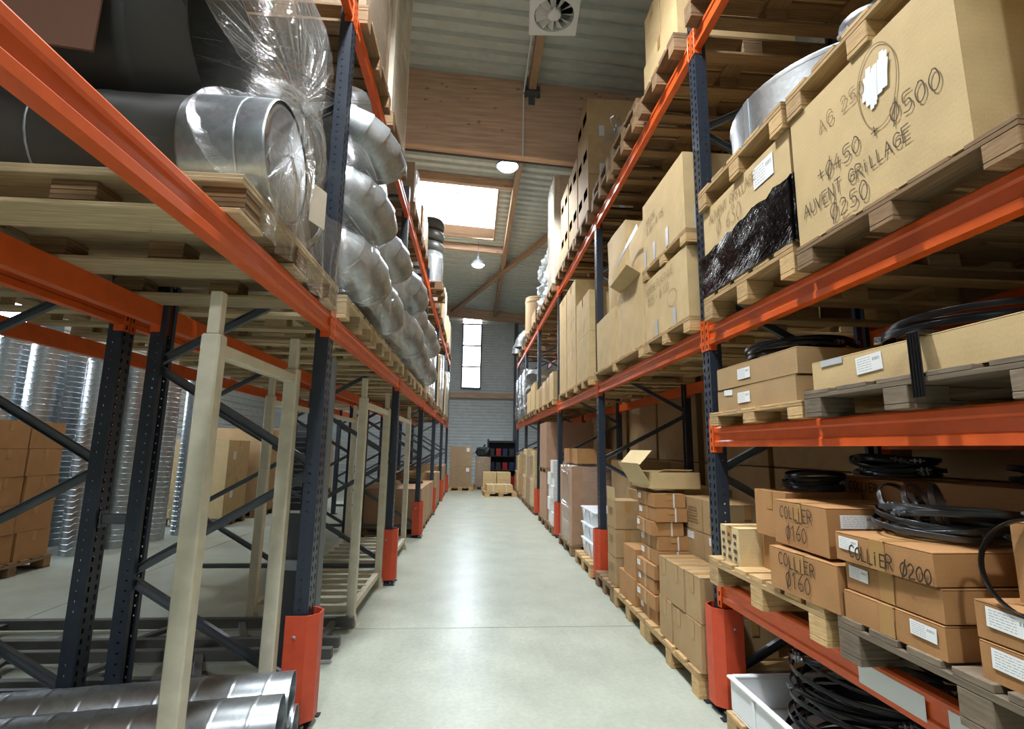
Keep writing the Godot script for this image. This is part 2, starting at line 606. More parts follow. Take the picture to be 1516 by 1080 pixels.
# ---------------------------------------------------------------- handwriting
const GLYPH := {
	"A": [[0, 0, .3, 1, .6, 0], [.12, .38, .5, .38]], "B": [[0, 0, 0, 1, .35, .95, .42, .75, .3, .55, 0, .5], [.3, .5, .5, .28, .4, .05, 0, 0]],
	"C": [[.5, .85, .3, 1, .08, .8, 0, .45, .1, .1, .32, 0, .52, .14]], "D": [[0, 0, 0, 1, .3, .95, .5, .6, .42, .15, 0, 0]],
	"E": [[.5, 1, 0, 1, 0, 0, .5, 0], [0, .52, .4, .52]], "G": [[.55, .82, .35, 1, .1, .85, 0, .45, .12, .08, .38, 0, .55, .2, .55, .42, .3, .42]],
	"H": [[0, 1, 0, 0], [.5, 1, .5, 0], [0, .5, .5, .5]], "I": [[.1, 0, .1, .72], [.1, .88, .1, .94]], "L": [[0, 1, 0, 0, .45, 0]],
	"M": [[0, 0, .05, 1, .32, .35, .6, 1, .65, 0]], "N": [[0, 0, 0, 1, .5, 0, .5, 1]], "O": [[.25, 1, .05, .8, 0, .45, .12, .05, .32, 0, .5, .3, .5, .7, .38, .95, .25, 1]],
	"P": [[0, 0, 0, 1, .35, .95, .48, .75, .35, .52, 0, .5]], "Q": [[.25, 1, 0, .7, 0, .3, .25, 0, .5, .3, .5, .7, .25, 1], [.3, .25, .6, -.08]],
	"R": [[0, 0, 0, 1, .35, .97, .48, .78, .35, .56, 0, .52], [.22, .54, .54, 0]], "S": [[.48, .88, .25, 1, .04, .8, .12, .58, .4, .45, .5, .2, .28, 0, .02, .12]],
	"T": [[0, 1, .56, 1], [.28, 1, .28, 0]], "U": [[0, 1, 0, .25, .15, 0, .38, 0, .54, .25, .54, 1]], "V": [[0, 1, .28, 0, .56, 1]],
	"#": [[.25, .95, .05, .75, 0, .45, .12, .08, .32, .05, .5, .3, .5, .7, .38, .92, .25, .95], [.1, -.18, .42, 1.18]],
	"0": [[.25, 1, .05, .75, 0, .45, .12, .05, .32, 0, .5, .3, .5, .7, .38, .95, .25, 1]], "1": [[.0, .75, .22, 1, .22, 0]], "2": [[0, .8, .2, 1, .44, .82, .36, .5, 0, 0, .5, .04]],
	"3": [[.04, .95, .42, .98, .2, .6, .45, .4, .38, .05, .02, .04]], "4": [[.3, 1, 0, .4, .52, .4], [.36, .7, .34, 0]], "5": [[.5, 1, .1, 1, .06, .56, .36, .6, .5, .3, .34, .02, .02, .06]],
	"6": [[.42, 1, .1, .6, .02, .25, .2, 0, .44, .15, .4, .42, .1, .4]], "8": [[.25, .55, .05, .78, .25, 1, .45, .78, .25, .55, .0, .25, .25, 0, .5, .25, .25, .55]],
	"+": [[.0, .45, .5, .45], [.25, .72, .25, .18]], "-": [[0, .45, .4, .45]], " ": [],
}

func write_mesh(text: String, height: float, pen: float, seed_ := 1, spacing := 0.22) -> ArrayMesh:
	var st := st_new()
	var r := RandomNumberGenerator.new()
	r.seed = seed_
	var x := 0.0
	for ch in text:
		var g: Array = GLYPH.get(ch, [])
		var wide := 0.4
		var dy := r.randf_range(-0.06, 0.06)
		var sc := r.randf_range(0.92, 1.08)
		for line in g:
			var p: Array[Vector2] = []
			for i in range(0, line.size(), 2):
				wide = maxf(wide, line[i])
				p.append(Vector2((x + line[i] * sc + r.randf_range(-0.02, 0.02)) * height, (line[i + 1] * sc + dy) * height))
			if p.size() >= 6:
				var sm: Array[Vector2] = []
				for i in p.size() - 1:
					for q in 4:
						sm.append(p[i].cubic_interpolate(p[i + 1], p[maxi(i - 1, 0)], p[mini(i + 2, p.size() - 1)], q / 4.0))
				sm.append(p[-1])
				p = sm
			stroke_into(st, p, pen)
		x += wide * sc + spacing
	return st.commit()

func stroke_into(st: SurfaceTool, p: Array[Vector2], pen: float, zoff := 0.0) -> void:
	# a flat line of marker with a hair of thickness, in the x-y plane
	for i in p.size() - 1:
		var d := (p[i + 1] - p[i]).normalized()
		var s := Vector2(-d.y, d.x) * pen / 2
		var a := p[i] - d * pen * 0.35
		var b := p[i + 1] + d * pen * 0.35
		var z := 0.0006 + zoff + 0.00004 * i
		quad(st, Vector3(a.x - s.x, a.y - s.y, z), Vector3(b.x - s.x, b.y - s.y, z), Vector3(b.x + s.x, b.y + s.y, z), Vector3(a.x + s.x, a.y + s.y, z))

func sticker_mesh(w: float, h: float) -> ArrayMesh:
	var key := "stk%.3f_%.3f" % [w, h]
	if cache.has(key):
		return cache[key]
	var st := st_new()
	add_bevel_box(st, Vector3(0, 0, -0.0004), Vector3(w, h, 0.0008), 0.0001)
	quad(st, Vector3(-w / 2, -h / 2, 0.0004), Vector3(w / 2, -h / 2, 0.0004), Vector3(w / 2, h / 2, 0.0004), Vector3(-w / 2, h / 2, 0.0004))
	cache[key] = st.commit()
	return cache[key]

# ---------------------------------------------------------------- stock shapes
# A carton: base centre at `at`, size across x, up, along z. The faces: "a" looks to -x, "b" to +z, "c" to +x.
func carton(label: String, at: Vector3, size: Vector3, tone: String, group := "", turn := 0.0, detail := 1, extra := {}) -> Node3D:
	var o := thing(extra.get("name", "carton"), label, extra.get("category", "carton"), at, turn, group)
	if detail >= 2 and not extra.has("open"):
		size.y -= 0.0078
	var sd := int(absf(at.x * 131.0 + at.y * 517.0 + at.z * 1093.0)) + 1
	if detail >= 1:
		part(soft_box(size, extra.get("bulge", 0.0025), sd), "body", M[tone], o)
	else:
		part(bevel_box(size, 0.006), "body", M[tone], o)
	if detail >= 2 and not extra.has("open"):
		# two top flaps meeting along the middle, closed with tape
		var along_x: bool = size.x >= size.z
		var fs := Vector3(size.x - 0.006, 0.004, size.z / 2 - 0.005) if along_x else Vector3(size.x / 2 - 0.005, 0.004, size.z - 0.006)
		var off := Vector3(0, size.y + 0.001, size.z / 4) if along_x else Vector3(size.x / 4, size.y + 0.001, 0)
		for s in [-1.0, 1.0]:
			part(bevel_box(fs, 0.0012), "flap", M[tone], o, Vector3(off.x * s, off.y, off.z * s), Vector3(0, 0, 0.0))
		var tm: Material = M.tape if not extra.has("clear_tape") else M.tape_clear
		var ts := Vector3(size.x + 0.002, 0.0012, 0.05) if along_x else Vector3(0.05, 0.0012, size.z + 0.002)
		part(bevel_box(ts, 0.0003), "tape", tm, o, Vector3(0, size.y + 0.0052, 0))
	if detail >= 1 and extra.get("tape", true):
		var along_x2: bool = size.x >= size.z
		var tl := minf(0.11, size.y * 0.4)
		var tm2: Material = M.tape if not extra.has("clear_tape") else M.tape_clear
		if along_x2:
			for s in [-1.0, 1.0]:
				part(bevel_box(Vector3(0.0014, tl, 0.05), 0.0004), "tape", tm2, o, Vector3(s * (size.x / 2 + 0.0004), size.y - tl, 0))
		else:
			for s in [-1.0, 1.0]:
				part(bevel_box(Vector3(0.05, tl, 0.0014), 0.0004), "tape", tm2, o, Vector3(0, size.y - tl, s * (size.z / 2 + 0.0004)))
	return o

func face_at(o: Node3D, size: Vector3, face: String, u: float, v: float, lift := 0.0016) -> Array:
	# a place on a face of a box: u from its near-left 0..1 as read, v up 0..1
	if face == "a":
		return [Vector3(-size.x / 2 - lift, size.y * v, -size.z / 2 + size.z * u), Vector3(0, -90, 0)]
	if face == "c":
		return [Vector3(size.x / 2 + lift, size.y * v, size.z / 2 - size.z * u), Vector3(0, 90, 0)]
	return [Vector3(-size.x / 2 + size.x * u, size.y * v, size.z / 2 + lift), Vector3.ZERO]

func sticker(o: Node3D, size: Vector3, face: String, u: float, v: float, w: float, h: float, mat := "label", tilt := 0.0) -> void:
	var f := face_at(o, size, face, u, v)
	part(sticker_mesh(w, h), "sticker", M[mat], o, f[0], f[1] + Vector3(0, 0, tilt), "white printed sticker" if mat == "label" else "")

func write(o: Node3D, size: Vector3, face: String, u: float, v: float, text: String, h: float, pen := 0.008, mat := "ink", tilt := 0.0, spacing := 0.22) -> void:
	var f := face_at(o, size, face, u, v, 0.0022)
	part(write_mesh(text, h, pen, text.length() * 7 + int(u * 100), spacing), "marker_writing", M[mat], o, f[0], f[1] + Vector3(0, 0, tilt))

# A pallet, its top boards running along x. Base centre at `at`, lx across x, lz along z.
func pallet(label: String, at: Vector3, lx := 1.2, lz := 0.8, wood := "wood_new", group := "", turn := 0.0, h := 0.144) -> Node3D:
	var o := thing("pallet", label, "pallet", at, turn, group)
	var k := h / 0.144
	var bt := 0.022 * k
	var bh := 0.078 * k
	var nb := 5 if lz < 0.95 else 7
	var bw := lz / nb * 0.80
	# bottom runners along x
	for i in 3:
		var z := (i - 1) * (lz / 2 - 0.05)
		part(bevel_box(Vector3(lx, bt, 0.10), 0.002), "bottom_board", M["%s_%d" % [wood, i % 3]], o, Vector3(0, 0, z))
		for j in 3:
			var x := (j - 1) * (lx / 2 - 0.0725)
			part(bevel_box(Vector3(0.145, bh, 0.10), 0.003), "block", M["%s_%d" % [wood, (i + j) % 3]], o, Vector3(x, bt, z))
	for j in 3:
		var x := (j - 1) * (lx / 2 - 0.0725)
		part(bevel_box(Vector3(lz, bt, 0.145), 0.002), "cross_board", M["%s_%d" % [wood, j]], o, Vector3(x, bt + bh, 0), Vector3(0, 90, 0))
	for i in nb:
		var z := -lz / 2 + bw / 2 + i * (lz - bw) / (nb - 1)
		part(bevel_box(Vector3(lx, bt, bw), 0.002), "top_board", M["%s_%d" % [wood, (i * 2 + 1) % 3]], o, Vector3(0, bt * 2 + bh, z))
	return o

# stretch film hugging a load: base centre at `at`
func film(label: String, at: Vector3, size: Vector3, lump: float, seed_: int, mat := "film", group := "", taper := 0.0, category := "stretch film") -> Node3D:
	var o := thing("stretch_film", label, category, at, 0.0, group)
	part(film_mesh(size, lump, seed_, taper), "film_sheet", M[mat], o)
	if lump > 0.02:
		add_streak_creases(o, "streak_creases", film_points, 22, 40, true, int(50 + size.y * 60), seed_ + 3, 0.55, Vector3.ZERO, clampf(absf(at.z) / 1.8, 1.0, 4.0))
	return o

# folds of doubled film, whitened as painted highlight streaks along the sheet, too fine to pick apart
func add_streak_creases(o: Node3D, called: String, pts: Array, rows: int, cols: int, wrap: bool, n: int, seed_: int, slope: float, at := Vector3.ZERO, fat := 1.0) -> void:
	var g := RandomNumberGenerator.new()
	g.seed = seed_
	var st := st_new()
	for i in n:
		var c := g.randf() * cols
		var r := g.randf_range(0.5, rows - 3.0)
		var dc := g.randf_range(0.35, 1.0) * cols * 0.16
		var dr := dc * slope * g.randf_range(0.4, 1.2) * rows / float(cols) * (1.0 if g.randf() < 0.8 else -1.0) * 1.6
		if slope > 50.0:
			dc = g.randf_range(-0.4, 0.4)
			r = g.randf_range(0.3, rows * 0.5)
			dr = g.randf_range(0.25, 0.6) * rows
		var w := g.randf_range(0.0010, 0.0030) * fat
		var prev := Vector3.ZERO
		var ps: Array[Vector3] = []
		var ns: Array[Vector3] = []
		for q in 7:
			var t := q / 6.0
			var rr := clampf(r + dr * t, 0.0, rows - 1.02)
			var cc := c + dc * t
			if not wrap:
				cc = clampf(cc, 0.0, cols - 1.02)
			var r0 := int(rr)
			var c0 := int(floorf(cc))
			var fr := rr - r0
			var fc := cc - c0
			var ca := posmod(c0, cols)
			var cb := posmod(c0 + 1, cols)
			var a: Vector3 = pts[r0 * cols + ca].lerp(pts[r0 * cols + cb], fc)
			var b: Vector3 = pts[(r0 + 1) * cols + ca].lerp(pts[(r0 + 1) * cols + cb], fc)
			var nn: Vector3 = (pts[r0 * cols + cb] - pts[r0 * cols + ca]).cross(pts[(r0 + 1) * cols + ca] - pts[r0 * cols + ca]).normalized()
			ps.append(a.lerp(b, fr) - nn * 0.003)
			ns.append(nn)
		for q in 6:
			var d := (ps[q + 1] - ps[q])
			if d.length() < 0.002:
				continue
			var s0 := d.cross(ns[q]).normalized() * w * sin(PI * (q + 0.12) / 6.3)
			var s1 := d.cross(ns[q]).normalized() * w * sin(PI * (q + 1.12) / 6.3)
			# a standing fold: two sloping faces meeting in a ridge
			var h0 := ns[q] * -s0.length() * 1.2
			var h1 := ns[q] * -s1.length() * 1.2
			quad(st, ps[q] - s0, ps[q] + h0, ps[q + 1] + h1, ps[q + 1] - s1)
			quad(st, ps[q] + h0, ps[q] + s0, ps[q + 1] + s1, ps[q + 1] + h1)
	var p := part(st.commit(), called, M.film_crease_streak, o, at)
	p.set_meta("kind", "stuff")

var film_points: Array = []

func film_mesh(size: Vector3, lump: float, seed_: int, taper := 0.0) -> ArrayMesh:
	var noise := noise_of(seed_, 1.0, 3)
	noise.frequency = 1.4
	var rows := 18
	var cols := 40
	var pts: Array[Vector3] = []
	for r in rows + 4:
		var t := clampf(float(r) / rows, 0.0, 1.0)
		var shrink := 1.0
		if r > rows:
			shrink = 1.0 - float(r - rows) / 3.0 * 0.999
		for c in cols:
			var a := TAU * c / cols
			var ca := cos(a)
			var sa := sin(a)
			var e := 0.38
			var x := signf(ca) * pow(absf(ca), e) * size.x / 2
			var z := signf(sa) * pow(absf(sa), e) * size.z / 2
			var p := Vector3(x, t * size.y, z)
			var round_top := 1.0 - taper * smoothstep(0.55, 1.0, t)
			var d := 1.0 + lump * (noise.get_noise_3d(p.x * 1.3, p.y * 1.3, p.z * 1.3) * 1.1 + 0.5 * noise.get_noise_3d(p.x * 4.0, p.y * 4.0 + 30.0, p.z * 4.0))
			d *= round_top * shrink
			var y := p.y + (lump * 0.5 * size.y * noise.get_noise_3d(p.x * 1.1 + 50.0, 3.0, p.z * 1.1) * t)
			pts.append(Vector3(x * d, y, z * d))
	film_points = pts
	return grid_surface(pts, rows + 4, cols, true, true)

# ---------------------------------------------------------------- the hall
func ribbed(width: float, length: float, pitch: float, depth: float, thick := 0.012) -> ArrayMesh:
	# trapezoid-profile sheet: ribs run along x (length), repeat along z (width); the face looks down (-y); solid with a flat back
	var st := st_new()
	var n := int(round(width / pitch))
	var o: Array[Vector2] = []
	for i in n:
		var z := -width / 2 + i * pitch
		o.append(Vector2(z, 0.0))
		o.append(Vector2(z + pitch * 0.52, 0.0))
		o.append(Vector2(z + pitch * 0.62, depth))
		o.append(Vector2(z + pitch * 0.90, depth))
	o.append(Vector2(width / 2, 0.0))
	for i in o.size() - 1:
		var a := o[i]
		var b := o[i + 1]
		quad(st, Vector3(-length / 2, a.y, a.x), Vector3(length / 2, a.y, a.x), Vector3(length / 2, b.y, b.x), Vector3(-length / 2, b.y, b.x))
	var t := depth + thick
	quad(st, Vector3(-length / 2, t, -width / 2), Vector3(-length / 2, t, width / 2), Vector3(length / 2, t, width / 2), Vector3(length / 2, t, -width / 2))
	for s in [-1.0, 1.0]:
		quad(st, Vector3(-length / 2, 0, s * width / 2), Vector3(length / 2, 0, s * width / 2), Vector3(length / 2, t, s * width / 2), Vector3(-length / 2, t, s * width / 2))
		quad(st, Vector3(s * length / 2, 0, -width / 2), Vector3(s * length / 2, 0, width / 2), Vector3(s * length / 2, t, width / 2), Vector3(s * length / 2, t, -width / 2))
	return st.commit()

const XL := -8.4
const XR := 3.9
const ZN := 8.25
const ZF := -21.75

func build_shell() -> void:
	# floor slabs, parted by sawn joints
	var fl := shell("floor")
	var cuts := [ZN, -4.37, -13.2, ZF]
	for i in 3:
		var a: float = cuts[i]
		var b: float = cuts[i + 1]
		for xs in [[XL, -3.6], [-3.594, XR]]:
			part(bevel_box(Vector3(xs[1] - xs[0] - 0.003, 0.2, a - b - 0.014), 0.002), "slab", M.concrete, fl, Vector3((xs[0] + xs[1]) / 2, -0.2, (a + b) / 2))
	part(bevel_box(Vector3(XR - XL, 0.1, ZN - ZF), 0.01), "sub_base", M.joint, fl, Vector3((XL + XR) / 2, -0.31, (ZN + ZF) / 2))
	# roof deck: one-metre sheets, with openings for the rooflights
	var roof := shell("ceiling")
	var deg := rad_to_deg(atan(SLOPE))
	var lights := [[-1.6, 0.42], [-5.6, -3.6]]
	var zz := ZN
	while zz > ZF + 0.1:
		var zc := zz - 0.5
		var spans: Array = []
		var open_main := (zc < -10.75 and zc > -13.75) or (zc < 1.25 and zc > -1.75) or (zc < 7.25 and zc > 4.25)
		var open_left := (zc < -8.5 and zc > -11.75) or (zc < -0.5 and zc > -3.75)
		var x := XL
		if open_left:
			spans.append([x, lights[1][0]])
			x = lights[1][1]
		if open_main:
			spans.append([x, lights[0][0]])
			x = lights[0][1]
		spans.append([x, XR])
		for s in spans:
			var xc: float = (s[0] + s[1]) / 2
			var key := "rib%.2f" % (s[1] - s[0])
			if not cache.has(key):
				cache[key] = ribbed(1.0, s[1] - s[0], 0.25, 0.06)
			part(cache[key], "roof_sheet", M.deck, roof, Vector3(xc, roof_y(xc), zc), Vector3(0, 0, deg))
		zz -= 1.0
	# rooflights: upstand boards, translucent sheet with fixing screws
	for r in [[-0.59, -12.25, 3.0], [-0.59, -0.25, 3.0], [-0.59, 5.75, 3.0], [-4.6, -10.25, 3.0], [-4.6, -2.25, 3.0]]:  # the two main-aisle ones by the camera are unseen, added for their light
		var w := shell("window_rooflight", Vector3(r[0], roof_y(r[0]), r[1]))
		w.name = numbered("window_%d" % (3 + [-12.25, -0.25, 5.75, -10.25, -2.25].find(r[1])))
		w.rotation_degrees.z = deg
		for s in [-1.0, 1.0]:
			part(bevel_box(Vector3(0.04, 0.34, r[2] + 0.08), 0.003), "upstand", M.purlin, w, Vector3(s * 1.03, -0.04, 0))
			part(bevel_box(Vector3(2.02, 0.34, 0.04), 0.003), "upstand", M.purlin, w, Vector3(0, -0.04, s * (r[2] / 2 + 0.02)))
		part(bevel_box(Vector3(2.1, 0.02, r[2] + 0.1), 0.002), "daylight_sheet", M.daylight, w, Vector3(0, 0.30, 0))
		for i in 3:
			for j in 4:
				part(bevel_box(Vector3(0.035, 0.012, 0.035), 0.004), "screw", M.frame_grey, w, Vector3(-0.7 + i * 0.72, 0.287, -1.2 + j * 0.8))
	# end wall of ribbed cladding with a tall window
	var ew := shell("wall_end")
	build_clad_wall(ew, ZF, M.clad)
	# window in the end wall
	var win := shell("window_1", Vector3(-0.17, 3.95, ZF + 0.06))
	var ww := 0.74
	var wh := 2.82
	for s in [-1.0, 1.0]:
		part(bevel_box(Vector3(0.06, wh, 0.16), 0.004), "frame_post", M.frame_grey, win, Vector3(s * (ww / 2 + 0.03), 0, 0))
	for y in [0.0, 0.93, 1.86, wh]:
		part(bevel_box(Vector3(ww + 0.12, 0.05, 0.12), 0.004), "frame_rail", M.frame_grey, win, Vector3(0, y - 0.025, 0))
	for i in 3:
		part(bevel_box(Vector3(ww, 0.88, 0.012), 0.001), "pane", M.glass, win, Vector3(0, 0.03 + i * 0.93, 0))
	# side walls and the wall behind the camera
	for sd in [["wall_right", XR, 1.0, M.clad_pale], ["wall_left", XL, -1.0, M.clad_pale]]:
		var w := shell(sd[0])
		var hh := 9.0
		var ypos := 0.0
		while ypos < hh:
			if not cache.has("sidewall"):
				cache.sidewall = ribbed(1.0, ZN - ZF, 0.2, 0.03, 0.1)
			if sd[0] == "wall_left" and ypos >= 2.0 and ypos < 4.0:
				# a strip window breaks the cladding here
				for seg in [[ZN, -5.4], [-10.2, ZF]]:
					var key := "sw%.1f" % seg[0]
					if not cache.has(key):
						cache[key] = ribbed(1.0, seg[0] - seg[1], 0.2, 0.03, 0.1)
					var pc := part(cache[key], "cladding_sheet", sd[3], w, Vector3(sd[1], ypos + 0.5, (seg[0] + seg[1]) / 2))
					pc.basis = Basis(Vector3(0, 0, 1), Vector3(-1, 0, 0), Vector3(0, -1, 0))
			else:
				var p := part(cache.sidewall, "cladding_sheet", sd[3], w, Vector3(sd[1], ypos + 0.5, (ZN + ZF) / 2))
				p.basis = Basis(Vector3(0, 0, 1), Vector3(sd[2], 0, 0), Vector3(0, sd[2], 0))
			ypos += 1.0
	var lw := shell("window_2", Vector3(XL, 2.0, -7.8))
	for y in [0.0, 1.0, 2.0]:
		part(bevel_box(Vector3(0.1, 0.06, 4.8), 0.004), "frame_rail", M.frame_grey, lw, Vector3(0, y - 0.03, 0))
	for z in [-2.4, -0.8, 0.8, 2.4]:
		part(bevel_box(Vector3(0.1, 2.0, 0.06), 0.004), "frame_post", M.frame_grey, lw, Vector3(0, 0, z))
	for j in 2:
		for i in 3:
			part(bevel_box(Vector3(0.012, 0.94, 1.54), 0.001), "pane", M.glass, lw, Vector3(0, 0.03 + j, -1.6 + i * 1.6))
	var bw := shell("wall_back")
	part(bevel_box(Vector3(XR - XL + 0.4, 9.0, 0.2), 0.01), "wall_panel", M.clad_pale, bw, Vector3((XL + XR) / 2, 0, ZN + 0.1))
	# timber: the deep glulam across the aisle, the shallow one at the end wall, purlins and a diagonal
	var gb := shell("trim_1", Vector3(-2.25, roof_y(-2.25) - 1.34, -7.45))
	gb.rotation_degrees.z = deg
	part(bevel_box(Vector3(12.2, 1.335, 0.2), 0.006), "glulam_beam", M.glulam, gb)
	part(bevel_box(Vector3(12.2, 0.022, 0.03), 0.003), "conduit", M.frame_grey, gb, Vector3(0, -0.022, -0.06))
	var ge := shell("trim_2", Vector3(-2.25, roof_y(-2.25) - 0.42, ZF + 0.22))
	ge.rotation_degrees.z = deg
	part(bevel_box(Vector3(12.2, 0.41, 0.16), 0.006), "glulam_beam", M.glulam, ge)
	var gr := shell("trim_3", Vector3(-2.25, 3.52, ZF + 0.14))
	part(bevel_box(Vector3(12.2, 0.22, 0.1), 0.006), "wall_rail", M.glulam, gr)
	var bx := -7.0
	var n := 4
	for px in [0.79, -2.05, -6.2]:
		for seg in [[ZN, -7.35], [-7.56, ZF + 0.3]]:
			var pl := shell("trim_%d" % n, Vector3(px, roof_y(px) - 0.245, (seg[0] + seg[1]) / 2))
			n += 1
			part(bevel_box(Vector3(seg[0] - seg[1], 0.24, 0.12), 0.005), "purlin", M.purlin, pl, Vector3.ZERO, Vector3(0, 90, 0))
	for a in [[1.0, -1.0], [-0.94, -1.22]]:
		pass
	var d0 := Vector3(2.3, 7.02, -11.4)
	var d1 := Vector3(-1.05, 7.2, -21.3)
	var dg := shell("trim_%d" % n, (d0 + d1) / 2)
	var len := d0.distance_to(d1)
	var bm := part(bevel_box(Vector3(0.16, 0.12, len), 0.005, false), "roof_brace", M.purlin, dg)
	bm.look_at_from_position(Vector3.ZERO + dg.position, d0, Vector3.UP)
	n += 1
	# trimmers each end of the rooflight
	for z in [-14.35, -10.5]:
		var tr := shell("trim_%d" % n, Vector3(-0.63, roof_y(-0.63) - 0.2, z))
		tr.rotation_degrees.z = deg
		n += 1
		part(bevel_box(Vector3(2.7, 0.19, 0.12), 0.005), "trimmer", M.glulam, tr)
	# steel hanger shoe where the purlin meets the glulam, and a thin cable tray down its face
	var sh := shell("trim_%d" % n, Vector3(0.79, roof_y(0.79) - 0.42, -7.34))
	n += 1
	part(bevel_box(Vector3(0.22, 0.03, 0.16), 0.003), "shoe_base", M.frame_grey, sh, Vector3(0, 0.14, 0.05))
	for s in [-1.0, 1.0]:
		part(bevel_box(Vector3(0.012, 0.26, 0.16), 0.003), "shoe_cheek", M.frame_grey, sh, Vector3(s * 0.075, 0.14, 0.05))
		part(bevel_box(Vector3(0.06, 0.22, 0.012), 0.003), "shoe_wing", M.frame_grey, sh, Vector3(s * 0.11, 0.12, -0.005))
	part(bevel_box(Vector3(0.1, 0.16, 0.03), 0.003), "shoe_tongue", M.frame_grey, sh, Vector3(0, 0, 0.0))
	var cd := thing("cable_conduit", "thin pale conduit running beside the roof purlin and down the timber beam", "conduit", Vector3(0.66, 0, 0))
	part(bevel_box(Vector3(0.025, 0.025, 8.0), 0.006), "run", M.white, cd, Vector3(0, roof_y(0.66) - 0.26, -3.3))
	part(bevel_box(Vector3(0.025, 1.1, 0.025), 0.006), "drop", M.white, cd, Vector3(0, roof_y(0.66) - 1.36, -7.32))
	# concrete plinth and steel posts at the end wall
	for px in [-2.6, 1.75]:
		var col := shell("trim_%d" % n, Vector3(px, 0, ZF + 0.2))
		n += 1
		part(bevel_box(Vector3(0.16, roof_y(px) - 0.45, 0.16), 0.006), "wall_post", M.frame_grey, col)

func build_clad_wall(w: Node3D, z: float, mat: Material) -> void:
	var y := 0.0
	while y < 8.5:
		var segs := [[XL, XR]]
		if y >= 4.0 and y < 6.9:
			segs = [[XL, -0.57], [0.23, XR]]
		for s in segs:
			var h := 0.8 if y < 3.9 or y > 6.7 else 0.725
			var key := "ew%.2f_%.2f" % [s[1] - s[0], h]
			if not cache.has(key):
				cache[key] = ribbed(h, s[1] - s[0], h / 6.0, 0.022, 0.1)
			var p := part(cache[key], "cladding_sheet", mat, w, Vector3((s[0] + s[1]) / 2, y + h / 2, z))
			p.basis = Basis(Vector3(1, 0, 0), Vector3(0, 0, -1), Vector3(0, 1, 0))
		y += 0.8 if y < 3.9 or y > 6.7 else 0.725

# ---------------------------------------------------------------- racking
const HU := 4.5

func perforated(w: float, h: float, cols: Array, hw: float, hh: float, pitch: float) -> Array:
	# rectangles (x0, y0, x1, y1) of a strip with rows of holes
	var out := []
	var rows := int(h / pitch)
	for r in rows:
		var y := r * pitch
		var ya := y + (pitch - hh) / 2
		out.append([-w / 2, y, w / 2, ya])
		out.append([-w / 2, ya + hh, w / 2, y + pitch])
		var x := -w / 2
		for c in cols:
			out.append([x, ya, c - hw / 2, ya + hh])
			x = c + hw / 2
		out.append([x, ya, w / 2, ya + hh])
	if rows * pitch < h:
		out.append([-w / 2, rows * pitch, w / 2, h])
	return out

# upright post: pierced face at x = 0 looking to -x, pierced sides, lips at the back
func upright_mesh() -> ArrayMesh:
	if cache.has("upright"):
		return cache.upright
	var st := st_new()
	var w := 0.1
	var d := 0.075
	for r in perforated(w, HU, [-0.026, 0.026], 0.014, 0.026, 0.05):
		quad(st, Vector3(0, r[1], r[0]), Vector3(0, r[1], r[2]), Vector3(0, r[3], r[2]), Vector3(0, r[3], r[0]))
	for s in [-1.0, 1.0]:
		for r in perforated(d, HU, [0.008], 0.009, 0.009, 0.05):
			quad(st, Vector3(d / 2 + r[0], r[1], s * w / 2), Vector3(d / 2 + r[2], r[1], s * w / 2), Vector3(d / 2 + r[2], r[3], s * w / 2), Vector3(d / 2 + r[0], r[3], s * w / 2))
		# inner skin gives the sheet its thickness at the back lips
		quad(st, Vector3(d, 0, s * w / 2), Vector3(d, 0, s * (w / 2 - 0.028)), Vector3(d, HU, s * (w / 2 - 0.028)), Vector3(d, HU, s * w / 2))
		quad(st, Vector3(d, 0, s * (w / 2 - 0.028)), Vector3(d - 0.012, 0, s * (w / 2 - 0.028)), Vector3(d - 0.012, HU, s * (w / 2 - 0.028)), Vector3(d, HU, s * (w / 2 - 0.028)))
	cache.upright = st.commit()
	return cache.upright

func bar_mesh(length: float, w := 0.045, d := 0.028) -> ArrayMesh:
	# C channel along x
	var key := "bar%.3f_%.3f" % [length, w]
	if cache.has(key):
		return cache[key]
	var t := 0.003
	var o := [Vector2(0, -w / 2), Vector2(d, -w / 2), Vector2(d, -w / 2 + t), Vector2(t, -w / 2 + t), Vector2(t, w / 2 - t), Vector2(d, w / 2 - t), Vector2(d, w / 2), Vector2(0, w / 2)]
	var m := extrude(o, length)
	cache[key] = m
	return m

func strut(parent: Node3D, called: String, a: Vector3, b: Vector3, mat: Material, w := 0.045, d := 0.028) -> void:
	var p := part(bar_mesh(snappedf(a.distance_to(b), 0.001), w, d), called, mat, parent)
	var zdir := (a - b).normalized()
	var xdir := Vector3(0, 0, 1) if absf(zdir.z) < 0.9 else Vector3(1, 0, 0)
	var ydir := zdir.cross(xdir).normalized()
	xdir = ydir.cross(zdir).normalized()
	p.transform = Transform3D(Basis(xdir, ydir, zdir), (a + b) / 2)

